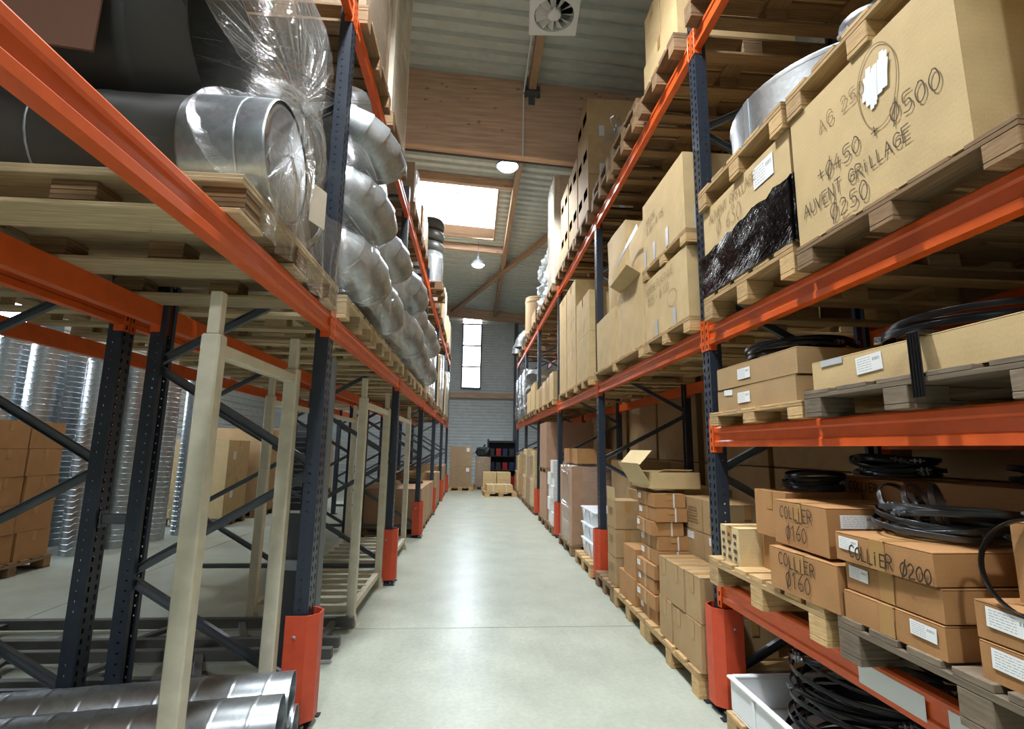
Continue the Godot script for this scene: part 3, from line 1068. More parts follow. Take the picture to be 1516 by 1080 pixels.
func rack_frame(label: String, x: float, dir: float, depth: float, z: float) -> void:
	# front post at x looking to -dir, rear post at x + dir * depth
	var o := thing("rack_frame", label, "rack frame", Vector3(x, 0, z), 0.0, "upright frames of the racking")
	var rot := Vector3.ZERO if dir > 0 else Vector3(0, 180, 0)
	var rot2 := Vector3(0, 180, 0) if dir > 0 else Vector3.ZERO
	part(upright_mesh(), "upright", M.navy, o, Vector3.ZERO, rot)
	part(upright_mesh(), "upright", M.navy, o, Vector3(dir * depth, 0, 0), rot2)
	for k in 2:
		var fx := dir * (0.04 if k == 0 else depth - 0.04)
		var ft := part(bevel_box(Vector3(0.15, 0.008, 0.15), 0.002), "foot_plate", M.foot, o, Vector3(fx, 0.001, 0))
		for s in [-1.0, 1.0]:
			part(bevel_box(Vector3(0.02, 0.018, 0.02), 0.004), "bolt", M.bolt, ft, Vector3(-dir * 0.05 * (1.0 if k == 0 else -1.0), 0.008, s * 0.055))
	var y := 0.18
	var flip := false
	strut(o, "brace", Vector3(dir * 0.05, y, 0), Vector3(dir * (depth - 0.05), y, 0), M.brace)
	while y + 0.56 < HU - 0.1:
		var a := Vector3(dir * 0.05, y + 0.02, 0.0)
		var b := Vector3(dir * (depth - 0.05), y + 0.54, 0.0)
		if flip:
			a = Vector3(dir * (depth - 0.05), y + 0.02, 0.0)
			b = Vector3(dir * 0.05, y + 0.54, 0.0)
		strut(o, "brace", a, b, M.brace)
		flip = not flip
		y += 0.56
	strut(o, "brace", Vector3(dir * 0.05, HU - 0.12, 0), Vector3(dir * (depth - 0.05), HU - 0.12, 0), M.brace)

# beam: its outer face looks to -x at x = 0, top at y = 0; rolled with two ridges
func beam_mesh() -> ArrayMesh:
	if cache.has("beam"):
		return cache.beam
	var h := 0.115
	var o := [Vector2(0.0, -h), Vector2(0.048, -h), Vector2(0.048, 0), Vector2(0.006, 0), Vector2(0.0, -0.008), Vector2(0.0, -0.030), Vector2(0.008, -0.038), Vector2(0.008, -0.078), Vector2(0.0, -0.086)]
	o.reverse()
	cache.beam = extrude(o, BAY - 0.104)
	return cache.beam

func connector_mesh() -> ArrayMesh:
	# hook plate: lies on the post's face; pierced with slots down its middle
	if cache.has("conn"):
		return cache.conn
	var st := st_new()
	for r in perforated(0.046, 0.20, [0.0], 0.014, 0.024, 0.05):
		quad(st, Vector3(-0.004, r[1] - 0.15, r[0]), Vector3(-0.004, r[1] - 0.15, r[2]), Vector3(-0.004, r[3] - 0.15, r[2]), Vector3(-0.004, r[3] - 0.15, r[0]))
	add_bevel_box(st, Vector3(0.022, -0.05, 0.0245), Vector3(0.054, 0.20, 0.004), 0.001)
	for s in [-1.0, 1.0]:
		add_bevel_box(st, Vector3(-0.002, -0.05 + s * 0.099, 0), Vector3(0.004, 0.003, 0.046), 0.0005)
	cache.conn = st.commit()
	return cache.conn

func rack_beam(label: String, x: float, dir: float, zc: float, ytop: float) -> Node3D:
	var o := thing("rack_beam", label, "rack beam", Vector3(x, ytop, zc), 0.0 if dir > 0 else 180.0, "orange beams of the racking")
	part(beam_mesh(), "rail", M.orange, o)
	part(connector_mesh(), "connector", M.orange, o, Vector3(0, 0, -BAY / 2 + 0.026), Vector3.ZERO)
	var c := part(connector_mesh(), "connector", M.orange, o, Vector3(0, -0.1, BAY / 2 - 0.026), Vector3.ZERO)
	c.rotation_degrees = Vector3(180, 0, 0)
	return o

func guard(label: String, x: float, dir: float, z: float) -> void:
	var o := thing("post_guard", label, "post guard", Vector3(x, 0.045, z), 0.0 if dir > 0 else 180.0, "orange guards round the foot of the posts")
	var pth := [Vector2(0.10, -0.085), Vector2(-0.01, -0.085), Vector2(-0.06, -0.04), Vector2(-0.06, 0.04), Vector2(-0.01, 0.085), Vector2(0.10, 0.085)]
	var outl: Array[Vector2] = []
	var inl: Array[Vector2] = []
	for p in pth:
		outl.append(Vector2(p.x, -p.y))
		inl.append(Vector2(p.x + (0.006 if p.x < 0.05 else 0.0), -p.y * 0.93))
	inl.reverse()
	var m := extrude(outl + inl, 0.51)
	part(m, "plate", M.guard, o, Vector3(0, 0.255, 0), Vector3(-90, 0, 0))
	for s in [-1.0, 1.0]:
		part(bevel_box(Vector3(0.016, 0.016, 0.008), 0.003), "bolt", M.bolt, o, Vector3(0.05, 0.40, s * 0.088))
		part(bevel_box(Vector3(0.12, 0.006, 0.04), 0.002), "foot", M.foot, o, Vector3(0.0, -0.043, s * 0.10))

const Z_RIGHT := -0.2
const Z_LEFT := -0.15

func build_racks() -> void:
	for k in 7:
		var w: String = WHERE[k - 1] if k > 0 else "just behind the camera"
		rack_frame("dark blue upright frame of the carton rack, %s" % w, 1.43, 1.0, 1.1, Z_RIGHT - BAY * k)
		rack_frame("dark blue upright frame of the duct rack, %s" % w, -0.84, -1.0, 0.97, Z_LEFT - BAY * k)
		rack_frame("dark blue upright frame standing back to back behind the duct rack, %s" % w, -1.96, -1.0, 1.0, Z_LEFT - BAY * k)
		if k > 0:
			guard("orange guard round the carton rack post %s" % w, 1.43, 1.0, Z_RIGHT - BAY * k)
			guard("orange guard round the duct rack post %s" % w, -0.84, -1.0, Z_LEFT - BAY * k)
			for y in [1.0, 3.1]:
				var sp := thing("row_spacer", "%s steel spacer between the back-to-back frames %s" % ["low" if y < 2.0 else "high", w], "spacer", Vector3(-1.885, y, Z_LEFT - BAY * k))
				part(bevel_box(Vector3(0.145, 0.05, 0.03), 0.003), "tie", M.brace, sp)
				part(bevel_box(Vector3(0.006, 0.09, 0.06), 0.002), "end_plate", M.brace, sp, Vector3(-0.068, -0.02, 0))
				part(bevel_box(Vector3(0.006, 0.09, 0.06), 0.002), "end_plate", M.brace, sp, Vector3(0.068, -0.02, 0))
	var lev := {2.19: "main", 4.25: "top"}
	for k in 6:
		var b: String = ["nearest", "second", "third", "fourth", "fifth", "farthest"][k]
		for y in lev:
			rack_beam("orange front beam, %s level of the carton rack, %s bay" % [lev[y], b], 1.43, 1.0, Z_RIGHT - BAY * (k + 0.5), y)
			rack_beam("orange rear beam, %s level of the carton rack, %s bay" % [lev[y], b], 2.53, -1.0, Z_RIGHT - BAY * (k + 0.5), y)
			rack_beam("orange front beam, %s level of the duct rack, %s bay" % [lev[y], b], -0.84, -1.0, Z_LEFT - BAY * (k + 0.5), y)
			rack_beam("orange rear beam, %s level of the duct rack, %s bay" % [lev[y], b], -1.81, 1.0, Z_LEFT - BAY * (k + 0.5), y)
			if k < 5:
				rack_beam("orange beam of the back-to-back rack nearer the ducts, %s level, %s bay" % [lev[y], b], -1.96, -1.0, Z_LEFT - BAY * (k + 0.5), y)
				rack_beam("orange beam of the back-to-back rack over the second aisle, %s level, %s bay" % [lev[y], b], -2.96, 1.0, Z_LEFT - BAY * (k + 0.5), y)
	for y in [0.70, 1.57]:
		var nm := "low shelf" if y < 1.0 else "shelf of the long strapped carton"
		var fb := rack_beam("orange front beam carrying the %s in the nearest bay" % (nm if y > 1.0 else "low shelf of brown collar cartons"), 1.43, 1.0, Z_RIGHT - BAY * 0.5, y)
		rack_beam("orange rear beam under the %s in the nearest bay" % nm, 2.53, -1.0, Z_RIGHT - BAY * 0.5, y)
		if y < 1.0:
			for zz in [-0.17, 0.19]:
				part(sticker_mesh(0.28, 0.075), "sticker", M.paper, fb, Vector3(-0.001, -0.058, zz), Vector3(0, -90, 0), "smudged white sticker")

# ---------------------------------------------------------------- loads, carton rack
# a carton by its front face (x), far and near z, bottom and top
func rc(label: String, x: float, zf: float, zn: float, y0: float, y1: float, depth: float, tone: String, group := "", turn := 0.0, detail := 1, extra := {}) -> Node3D:
	return carton(label, Vector3(x + depth / 2, y0, (zf + zn) / 2), Vector3(depth, y1 - y0, zn - zf), tone, group, turn, detail, extra)

# a pipe collar: one flat steel band bent to a ring, with a bolted clasp
func collar_mesh(r: float, width := 0.02) -> ArrayMesh:
	var key := "col%.3f" % r
	if cache.has(key):
		return cache[key]
	var t := 0.0025
	var pr: Array[Vector2] = [Vector2(r, -width / 2), Vector2(r + t, -width / 2 + 0.002), Vector2(r + t, width / 2 - 0.002), Vector2(r, width / 2), Vector2(r - t, width / 2 - 0.002), Vector2(r - t, -width / 2 + 0.002), Vector2(r, -width / 2)]
	cache[key] = lathe(pr, 40)
	return cache[key]

func collar(label: String, group: String, at: Vector3, r: float, rot: Vector3, mat := "band", squash := Vector3.ONE) -> void:
	var o := thing("pipe_collar", label, "pipe collar", at, 0.0, group)
	o.rotation_degrees = rot
	o.scale = squash
	part(collar_mesh(r), "band", M[mat], o)
	for s in [-1.0, 1.0]:
		part(bevel_box(Vector3(0.022, 0.022, 0.008), 0.002, false), "clasp", M.band_bright, o, Vector3(r + 0.012, 0, s * 0.010))
	part(bevel_box(Vector3(0.009, 0.009, 0.06), 0.002, false), "bolt", M.band_bright, o, Vector3(r + 0.014, 0, 0.0))

func collar_pile(label: String, group: String, at: Vector3, r: float, n: int, tilt: float, seed_: int, mat := "band", rise := 0.013, spread := 0.05) -> void:
	var g := RandomNumberGenerator.new()
	g.seed = seed_
	for i in n:
		var off := Vector3(g.randf_range(-spread, spread), 0.014 + i * rise, g.randf_range(-spread, spread))
		var rr: float = r * [1.0, 0.94, 1.04][i % 3]
		collar(label, group, at + off, rr, Vector3(g.randf_range(-tilt, tilt) * minf(1.0, i * 0.3), g.randf_range(0, 360), g.randf_range(-tilt, tilt) * minf(1.0, i * 0.3)), mat)

func build_right_near() -> void:
	# ---- floor of the nearest bay: white tray of collars on a pallet, cartons in the shade behind
	pallet("floor pallet under the white tray of black collars", Vector3(1.93, 0, -2.12), 1.14, 1.4, "wood_new", "pallets standing on the floor", 0.0, 0.09)
	var tray := thing("white_tray", "shallow white plastic tray holding coils of black collars on the floor", "tray", Vector3(1.82, 0.0905, -2.12))
	var ts := Vector3(0.88, 0.15, 1.36)
	part(bevel_box(Vector3(ts.x, 0.012, ts.z), 0.004), "bottom", M.white, tray)
	for s in [-1.0, 1.0]:
		part(bevel_box(Vector3(0.012, ts.y, ts.z), 0.004), "side", M.white, tray, Vector3(s * (ts.x / 2 - 0.006), 0.012, 0))
		part(bevel_box(Vector3(ts.x - 0.024, ts.y, 0.012), 0.004), "end", M.white, tray, Vector3(0, 0.012, s * (ts.z / 2 - 0.006)))
		part(bevel_box(Vector3(0.03, 0.014, ts.z + 0.02), 0.004), "rim", M.white, tray, Vector3(s * (ts.x / 2), ts.y + 0.012, 0))
		part(bevel_box(Vector3(ts.x - 0.03, 0.014, 0.03), 0.004), "rim", M.white, tray, Vector3(0, ts.y + 0.012, s * (ts.z / 2)))
		for q in 3:
			part(bevel_box(Vector3(0.012, ts.y - 0.01, 0.02), 0.003), "rib", M.white, tray, Vector3(s * (ts.x / 2 + 0.005), 0.012, -0.45 + q * 0.45))
	collar_pile("large black metal pipe collar coiled in the white floor tray", "black collars in the white tray", Vector3(1.76, 0.11, -2.30), 0.30, 20, 12.0, 5, "band", 0.023, 0.07)
	collar_pile("black metal pipe collar in the nearer half of the white tray", "black collars at the near end of the tray", Vector3(1.82, 0.11, -1.78), 0.27, 9, 8.0, 8, "band", 0.019, 0.05)
	for i in 3:
		rc("carton in the recess behind the white tray, %s from the post" % ORD[i], 2.29, -2.80 + i * 0.46, -2.37 + i * 0.46, 0.091, 0.55, 0.2, "card_mid", "cartons behind the white tray", 0.0, 0)
	# ---- low shelf
	var y := 0.845
	pallet("new pine pallet on the low shelf beside the orange guarded post", Vector3(1.93, 0.701, -2.44), 1.16, 0.96, "wood_new", "pallets on the low shelf")
	pallet("weathered pallet on the low shelf under the thin labelled cartons", Vector3(1.93, 0.701, -1.38), 1.16, 1.02, "wood_grey", "pallets on the low shelf")
	var s1 := Vector3(0.36, 0.19, 0.2)
	var cb := carton("small pale carton printed with clamps pictograms at the post end", Vector3(1.38 + 0.18, y, -2.73), s1, "card_pale", "cartons on the low shelf", 0.0, 2)
	write(cb, s1, "b", 0.42, 0.62, "CLAMPS", 0.026, 0.005, "ink_red")
	for r in 4:
		for q in 3:
			var f := face_at(cb, s1, "a", 0.2 + q * 0.3, 0.16 + r * 0.2)
			part(sticker_mesh(0.022 + 0.01 * ((r + q) % 2), 0.018), "print", M.ink, cb, f[0], f[1])
	rc("plain brown carton standing behind the lower diameter 160 collar carton", 1.50, -2.62, -2.33, y, 1.02, 0.33, "card_brown", "cartons on the low shelf", 0.0, 1)
	rc("brown carton with a torn flap left of the upper 160 carton", 1.46, -2.60, -2.33, 1.022, 1.24, 0.38, "card_brown", "cartons on the low shelf", 0.0, 1)
	var sl := Vector3(0.46, 0.175, 0.42)
	var c1 := carton("brown carton lettered for 160 collars, lower of the pair", Vector3(1.34 + 0.23, y, -2.08), sl, "card_brown", "cartons on the low shelf", 1.5, 2)
	write(c1, sl, "a", 0.18, 0.62, "COLLIER", 0.05, 0.0046, "ink_dark", -2.0, 0.2)
	write(c1, sl, "a", 0.28, 0.16, "#160", 0.06, 0.0046, "ink_dark", 0.0, 0.2)
	sticker(c1, sl, "b", 0.25, 0.5, 0.09, 0.05)
	var c2 := carton("brown carton lettered for 160 collars, upper of the pair", Vector3(1.36 + 0.23, y + 0.185, -2.1), Vector3(0.44, 0.19, 0.38), "card_brown", "cartons on the low shelf", -2.5, 2)
	write(c2, Vector3(0.44, 0.19, 0.38), "a", 0.16, 0.62, "COLLIER", 0.05, 0.0046, "ink_dark", -2.0, 0.2)
	write(c2, Vector3(0.44, 0.19, 0.38), "a", 0.26, 0.16, "#160", 0.06, 0.0046, "ink_dark", 0.0, 0.2)
	sticker(c2, Vector3(0.44, 0.19, 0.38), "b", 0.3, 0.72, 0.16, 0.05)
	sticker(c2, Vector3(0.44, 0.19, 0.38), "b", 0.3, 0.36, 0.15, 0.04, "tape_clear")
	for i in 3:
		var yy := y + i * 0.101
		var ss := Vector3(0.52, 0.099, 0.40)
		var nm: String = ["bottom", "middle", "top"][i]
		var ct := carton("thin brown labelled carton under the collar coil, %s of three" % nm, Vector3(1.355 + 0.26 + [0.0, 0.01, -0.01][i], yy, -1.655 + [0.0, 0.008, -0.006][i]), ss, "card_brown", "cartons on the low shelf", [0.6, -1.0, 1.2][i], 2)
		sticker(ct, ss, "a", [0.82, 0.17, 0.17][i], 0.62, 0.09, 0.042, "label", -2.0)
		if i == 2:
			write(ct, ss, "a", 0.18, 0.2, "COLLIER #200", 0.042, 0.0046, "ink_dark", -3.0, 0.16)
		var tf := face_at(ct, ss, "a", 0.48, 0.5)
		part(bevel_box(Vector3(0.06, 0.096, 0.0012), 0.0004, false), "tape", M.tape, ct, tf[0], tf[1])
	collar_pile("black and bright metal collar lying on the diameter 200 carton", "collars on the thin brown cartons", Vector3(1.66, y + 0.305, -1.72), 0.19, 9, 10.0, 21, "band_steel", 0.0085, 0.035)
	for i in 3:
		collar("bright zinc collar standing tilted on the coil of black ones", "bright collars on the coil", Vector3(1.56 + 0.03 * i, y + 0.405, -1.80 + 0.05 * i), 0.075, Vector3(62 + i * 9, 20 + i * 14, 10), "band_bright")
	for i in 2:
		var ss := Vector3(0.44, 0.099, 0.36)
		var ct := carton("labelled brown carton next to the frame edge, %s of two" % ["lower", "upper"][i], Vector3(1.37 + 0.22, y + i * 0.101, -1.19), ss, "card_brown", "cartons on the low shelf", 0.8 - i, 2)
		sticker(ct, ss, "a", 0.28, 0.6, 0.13, 0.05, "label", -2.0)
	rc("plain brown carton stacked above the pair of labelled ones by the frame edge", 1.43, -1.30, -1.0, y + 0.206, 1.26, 0.4, "card_brown", "cartons on the low shelf", 0.0, 2)
	collar("large black collar hanging over the front of the top edge carton", "", Vector3(1.40, 1.15, -1.22), 0.12, Vector3(0, 10, 78))
	# back row of the low shelf
	rc("brown carton under the collar carton in the back row", 1.86, -2.58, -2.12, y, 1.175, 0.36, "card_brown", "back row cartons on the low shelf", 0.0, 1)
	var bs := Vector3(0.36, 0.135, 0.46)
	var bc := carton("brown carton lettered for collars in the back row", Vector3(1.86 + 0.18, 1.177, -2.34), bs, "card_brown", "back row cartons on the low shelf", 0.0, 2)
	write(bc, bs, "a", 0.3, 0.58, "COLLIER", 0.038, 0.0046, "ink_dark", -2.0, 0.2)
	rc("big brown carton behind the thin labelled cartons", 1.95, -2.06, -1.32, y, 1.31, 0.4, "card_brown", "back row cartons on the low shelf", 0.0, 1)
	rc("big brown carton in the back corner of the low shelf", 1.95, -1.30, -0.92, y, 1.28, 0.4, "card_brown", "back row cartons on the low shelf", 0.0, 1)
	rc("long brown carton with two small labels in the back by the post", 1.98, -2.93, -2.62, y, 1.30, 0.4, "card_mid", "back row cartons on the low shelf", 0.0, 1)
	collar_pile("black collar heaped on the torn-flap carton", "collars on the torn-flap carton", Vector3(1.69, 1.245, -2.45), 0.13, 7, 12.0, 31, "band", 0.009, 0.02)
	collar_pile("black collar heaped on the back row collar carton", "collars on the back row carton", Vector3(2.03, 1.318, -2.34), 0.16, 9, 12.0, 33, "band", 0.009, 0.02)
	collar_pile("black collar lying on the big brown carton", "collars on the big brown carton", Vector3(2.12, 1.318, -1.66), 0.17, 6, 7.0, 35, "band", 0.009, 0.03)
	# ---- shelf at eye height
	pallet("small pale pallet under the pair of labelled cartons at eye height", Vector3(1.90, 1.571, -2.45), 1.06, 0.84, "wood_new", "pallets at eye height", 0.0, 0.075)
	for i in 2:
		var ss := Vector3(0.5, 0.122, 0.72)
		var ct := carton("flat tan carton at eye height, %s of the pair" % ["lower", "upper"][i], Vector3(1.40 + 0.25, 1.648 + i * 0.124, -2.46 + i * 0.01), ss, "card_mid", "flat cartons at eye height", 0.8 * i, 2)
		sticker(ct, ss, "a", 0.40, 0.5, 0.12, 0.055)
		if i == 0:
			sticker(ct, ss, "a", 0.18, 0.82, 0.09, 0.03, "paper", -4.0)
	collar_pile("black hoop lying on the upper flat carton at eye height", "black hoops on the flat cartons", Vector3(1.66, 1.905, -2.46), 0.24, 6, 5.0, 41, "band", 0.008, 0.02)
	pallet("weathered grey pallet under the long strapped carton", Vector3(1.92, 1.571, -1.55), 1.1, 0.92, "wood_grey", "pallets at eye height", 0.0, 0.108)
	var lsz := Vector3(0.46, 0.118, 0.86)
	var lc := carton("long flat tan carton tied down with a black strap", Vector3(1.40 + 0.23, 1.681, -1.56), lsz, "card_tan", "flat cartons at eye height", 0.0, 2)
	sticker(lc, lsz, "a", 0.36, 0.55, 0.12, 0.062, "label", 3.0)
	sticker(lc, lsz, "a", 0.14, 0.86, 0.12, 0.025, "tape_clear")
	var stp := thing("black_strap", "black ribbed strap hanging down the long flat carton", "strap", Vector3(1.362, 1.60, -1.45))
	part(bevel_box(Vector3(0.004, 0.205, 0.045), 0.001), "hanging_end", M.black, stp)
	part(bevel_box(Vector3(0.48, 0.004, 0.045), 0.001), "top_run", M.black, stp, Vector3(0.24, 0.205, 0))
	for i in 4:
		part(bevel_box(Vector3(0.006, 0.205, 0.004), 0.001), "rib", M.band, stp, Vector3(-0.002, 0, -0.016 + i * 0.011))
	collar_pile("black hoop strapped on top of the long flat carton", "black hoops on the long carton", Vector3(1.68, 1.815, -1.52), 0.26, 4, 3.0, 45, "band", 0.008, 0.02)
	rc("carton deep behind the eye-height hoops", 2.05, -2.8, -2.2, 1.66, 1.98, 0.4, "card_mid", "", 0.0, 0)
	# ---- main level
	pallet("pallet under the black-wrapped grille carton", Vector3(1.94, 2.191, -2.42), 1.16, 0.86, "wood_new", "pallets on the main level of the carton rack")
	var gs := Vector3(1.04, 0.535, 0.86)
	var gc := carton("tan carton lettered for 630 canopy grilles, wrapped in black film below", Vector3(1.375 + 0.52, 2.336, -2.41), gs, "card_tan", "big cartons on the main level", 0.0, 1, {"tape": false})
	write(gc, gs, "a", 0.10, 0.80, "AUVENT GRILLAGE", 0.052, 0.0045, "ink_faint", 2.0, 0.14)
	write(gc, gs, "a", 0.20, 0.60, "# 630", 0.085, 0.0045, "ink_faint", 0.0, 0.2)
	sticker(gc, gs, "a", 0.76, 0.83, 0.17, 0.11)
	var bf := thing("black_film", "black stretch film round the lower half of the 630 grille carton", "stretch film", Vector3(1.895, 2.334, -2.41))
	part(black_wrap(Vector3(1.075, 0.27, 0.895)), "film_sheet", M.film_black, bf)
	pallet("empty pallet laid on the 630 grille carton, under a metal ring", Vector3(1.93, 2.876, -2.41), 1.16, 0.86, "wood_new", "pallets on the main level of the carton rack", 0.0, 0.13)
	var ring := thing("metal_ring", "wide galvanised duct ring lying on the upper pallet", "duct ring", Vector3(1.93, 3.008, -2.30))
	part(lathe([Vector2(0.56, 0), Vector2(0.568, 0.012), Vector2(0.56, 0.024), Vector2(0.56, 0.20), Vector2(0.568, 0.212), Vector2(0.56, 0.224)], 48), "outer_wall", M.galv, ring)
	part(lathe([Vector2(0.548, 0.224), Vector2(0.548, 0)], 48), "inner_wall", M.galv_dull, ring)
	part(bevel_box(Vector3(0.012, 0.22, 0.05), 0.002), "seam_lap", M.galv_dull, ring, Vector3(-0.561, 0, 0.02))
	pallet("pallet under the big carton with the scribbled-out circle", Vector3(1.94, 2.191, -1.52), 1.16, 0.90, "wood_old", "pallets on the main level of the carton rack", 0.0, 0.10)
	var hs := Vector3(1.06, 0.585, 0.77)
	var hc := carton("big tan carton with marker lettering and a white scribbled circle", Vector3(1.37 + 0.53, 2.293, -1.575), hs, "card_tan", "big cartons on the main level", 0.0, 1, {"tape": false, "bulge": 0.003})
	write(hc, hs, "a", 0.20, 0.36, "+#450 + #500", 0.066, 0.0045, "ink", 2.0, 0.22)
	write(hc, hs, "a", 0.07, 0.185, "AUVENT GRILLAGE", 0.052, 0.0045, "ink", 3.0, 0.18)
	write(hc, hs, "a", 0.27, 0.035, "#250", 0.068, 0.0045, "ink", 3.0, 0.25)
	write(hc, hs, "a", 0.24, 0.70, "AG 250", 0.055, 0.004, "ink_faint", 3.0, 0.25)
	var fc := face_at(hc, hs, "a", 0.62, 0.72, 0.0016)
	part(scribble_mesh(), "white_scribble", M.paint_white, hc, fc[0], fc[1], "white correction scribble")
	part(loop_mesh(0.085, 0.155), "drawn_circle", M.ink_faint, hc, fc[0] + Vector3(0, -0.02, 0), fc[1])
	pallet("upturned pallet lying on the big lettered carton", Vector3(1.93, 2.881, -1.54), 1.14, 0.84, "wood_new", "pallets on the main level of the carton rack", 0.0, 0.125)
	for i in 3:
		var ft := thing("duct_fitting", "small galvanised fitting on the top pallet, %s along" % ORD[i], "duct fitting", Vector3(1.52, 3.008, -1.66 + i * 0.22), 0.0, "galvanised fittings on the top pallet")
		part(lathe([Vector2(0.0, 0.0), Vector2(0.09, 0.0), Vector2(0.09, 0.09), Vector2(0.096, 0.095), Vector2(0.096, 0.12), Vector2(0.086, 0.12), Vector2(0.086, 0.02)], 20), "sleeve", M.galv, ft)
		part(bevel_box(Vector3(0.03, 0.02, 0.06), 0.003), "tab", M.galv_dull, ft, Vector3(-0.095, 0.05, 0))
	pallet("pallet under the tan carton at the frame's upper corner", Vector3(1.94, 2.191, -0.66), 1.16, 0.68, "wood_old", "pallets on the main level of the carton rack")
	rc("tall tan carton cut by the frame's upper corner", 1.44, -1.0, -0.31, 2.337, 3.2, 1.0, "card_tan", "big cartons on the main level", 0.0, 1)
	# ---- top level: pallets seen from below
	for i in 3:
		var pz := -2.50 + i * 0.86
		pallet("dark pallet high on the top level above the near bay, %s from the post" % ORD[i], Vector3(1.94, 4.251, pz), 1.18, 0.82, "wood_old", "pallets on the top level")
		rc("carton on the top level over the near bay, %s from the post" % ORD[i], 1.42, pz - 0.38, pz + 0.38, 4.397, 4.95, 1.0, "card_tan", "cartons on the top level", 0.0, 0)

func black_wrap(size: Vector3) -> ArrayMesh:
	# a skirt of film round a box, its upper hem uneven and drawn up towards the near end
	var noise := noise_of(61, 3.0, 2)
	var pts: Array[Vector3] = []
	var cols := 64
	var rows := 10
	for r in rows + 1:
		var t := float(r) / rows
		for c in cols:
			var a := TAU * c / cols
			var x := clampf(cos(a) * 1.5, -1, 1) * size.x / 2
			var z := clampf(sin(a) * 1.5, -1, 1) * size.z / 2
			var k := noise.get_noise_3d(x, t * 0.6, z)
			var lift := size.y * (0.92 + 0.22 * (z / size.z + 0.5)) + 0.02 * noise.get_noise_2d(x * 3.0, z * 3.0)
			pts.append(Vector3(x * (1.0 + 0.012 * k), t * lift, z * (1.0 + 0.014 * k)))
	return grid_surface(pts, rows + 1, cols, true, true)

func scribble_mesh() -> ArrayMesh:
	var st := st_new()
	var g := RandomNumberGenerator.new()
	g.seed = 15
	for i in 9:
		var p: Array[Vector2] = []
		var x := -0.052 + i * 0.0125 + g.randf_range(-0.006, 0.006)
		var top := 0.062 + g.randf_range(-0.028, 0.022)
		var bot: float = -0.03 - 0.055 * exp(-pow((i - 3.2) / 2.0, 2.0)) + g.randf_range(-0.02, 0.012)
		p.append(Vector2(x + 0.008, top))
		p.append(Vector2(x, (top + bot) / 2))
		p.append(Vector2(x - 0.004, bot))
		stroke_into(st, p, g.randf_range(0.014, 0.026), 0.0003 * i)
	return st.commit()

func loop_mesh(rx: float, ry: float) -> ArrayMesh:
	var st := st_new()
	var p: Array[Vector2] = []
	for i in 41:
		var a := TAU * i / 40.0 + 1.2
		p.append(Vector2(cos(a) * rx * (1.0 + 0.04 * sin(3.0 * a)), sin(a) * ry))
	stroke_into(st, p, 0.004)
	return st.commit()

func stack_pallet(label: String, x: float, zf: float, zn: float, y: float, depth := 1.16, wood := "wood_new", h := 0.10, group := "pallets on the main level of the carton rack") -> void:
	pallet(label, Vector3(x + depth / 2, y, (zf + zn) / 2), depth, zn - zf, wood, group, 0.0, h)

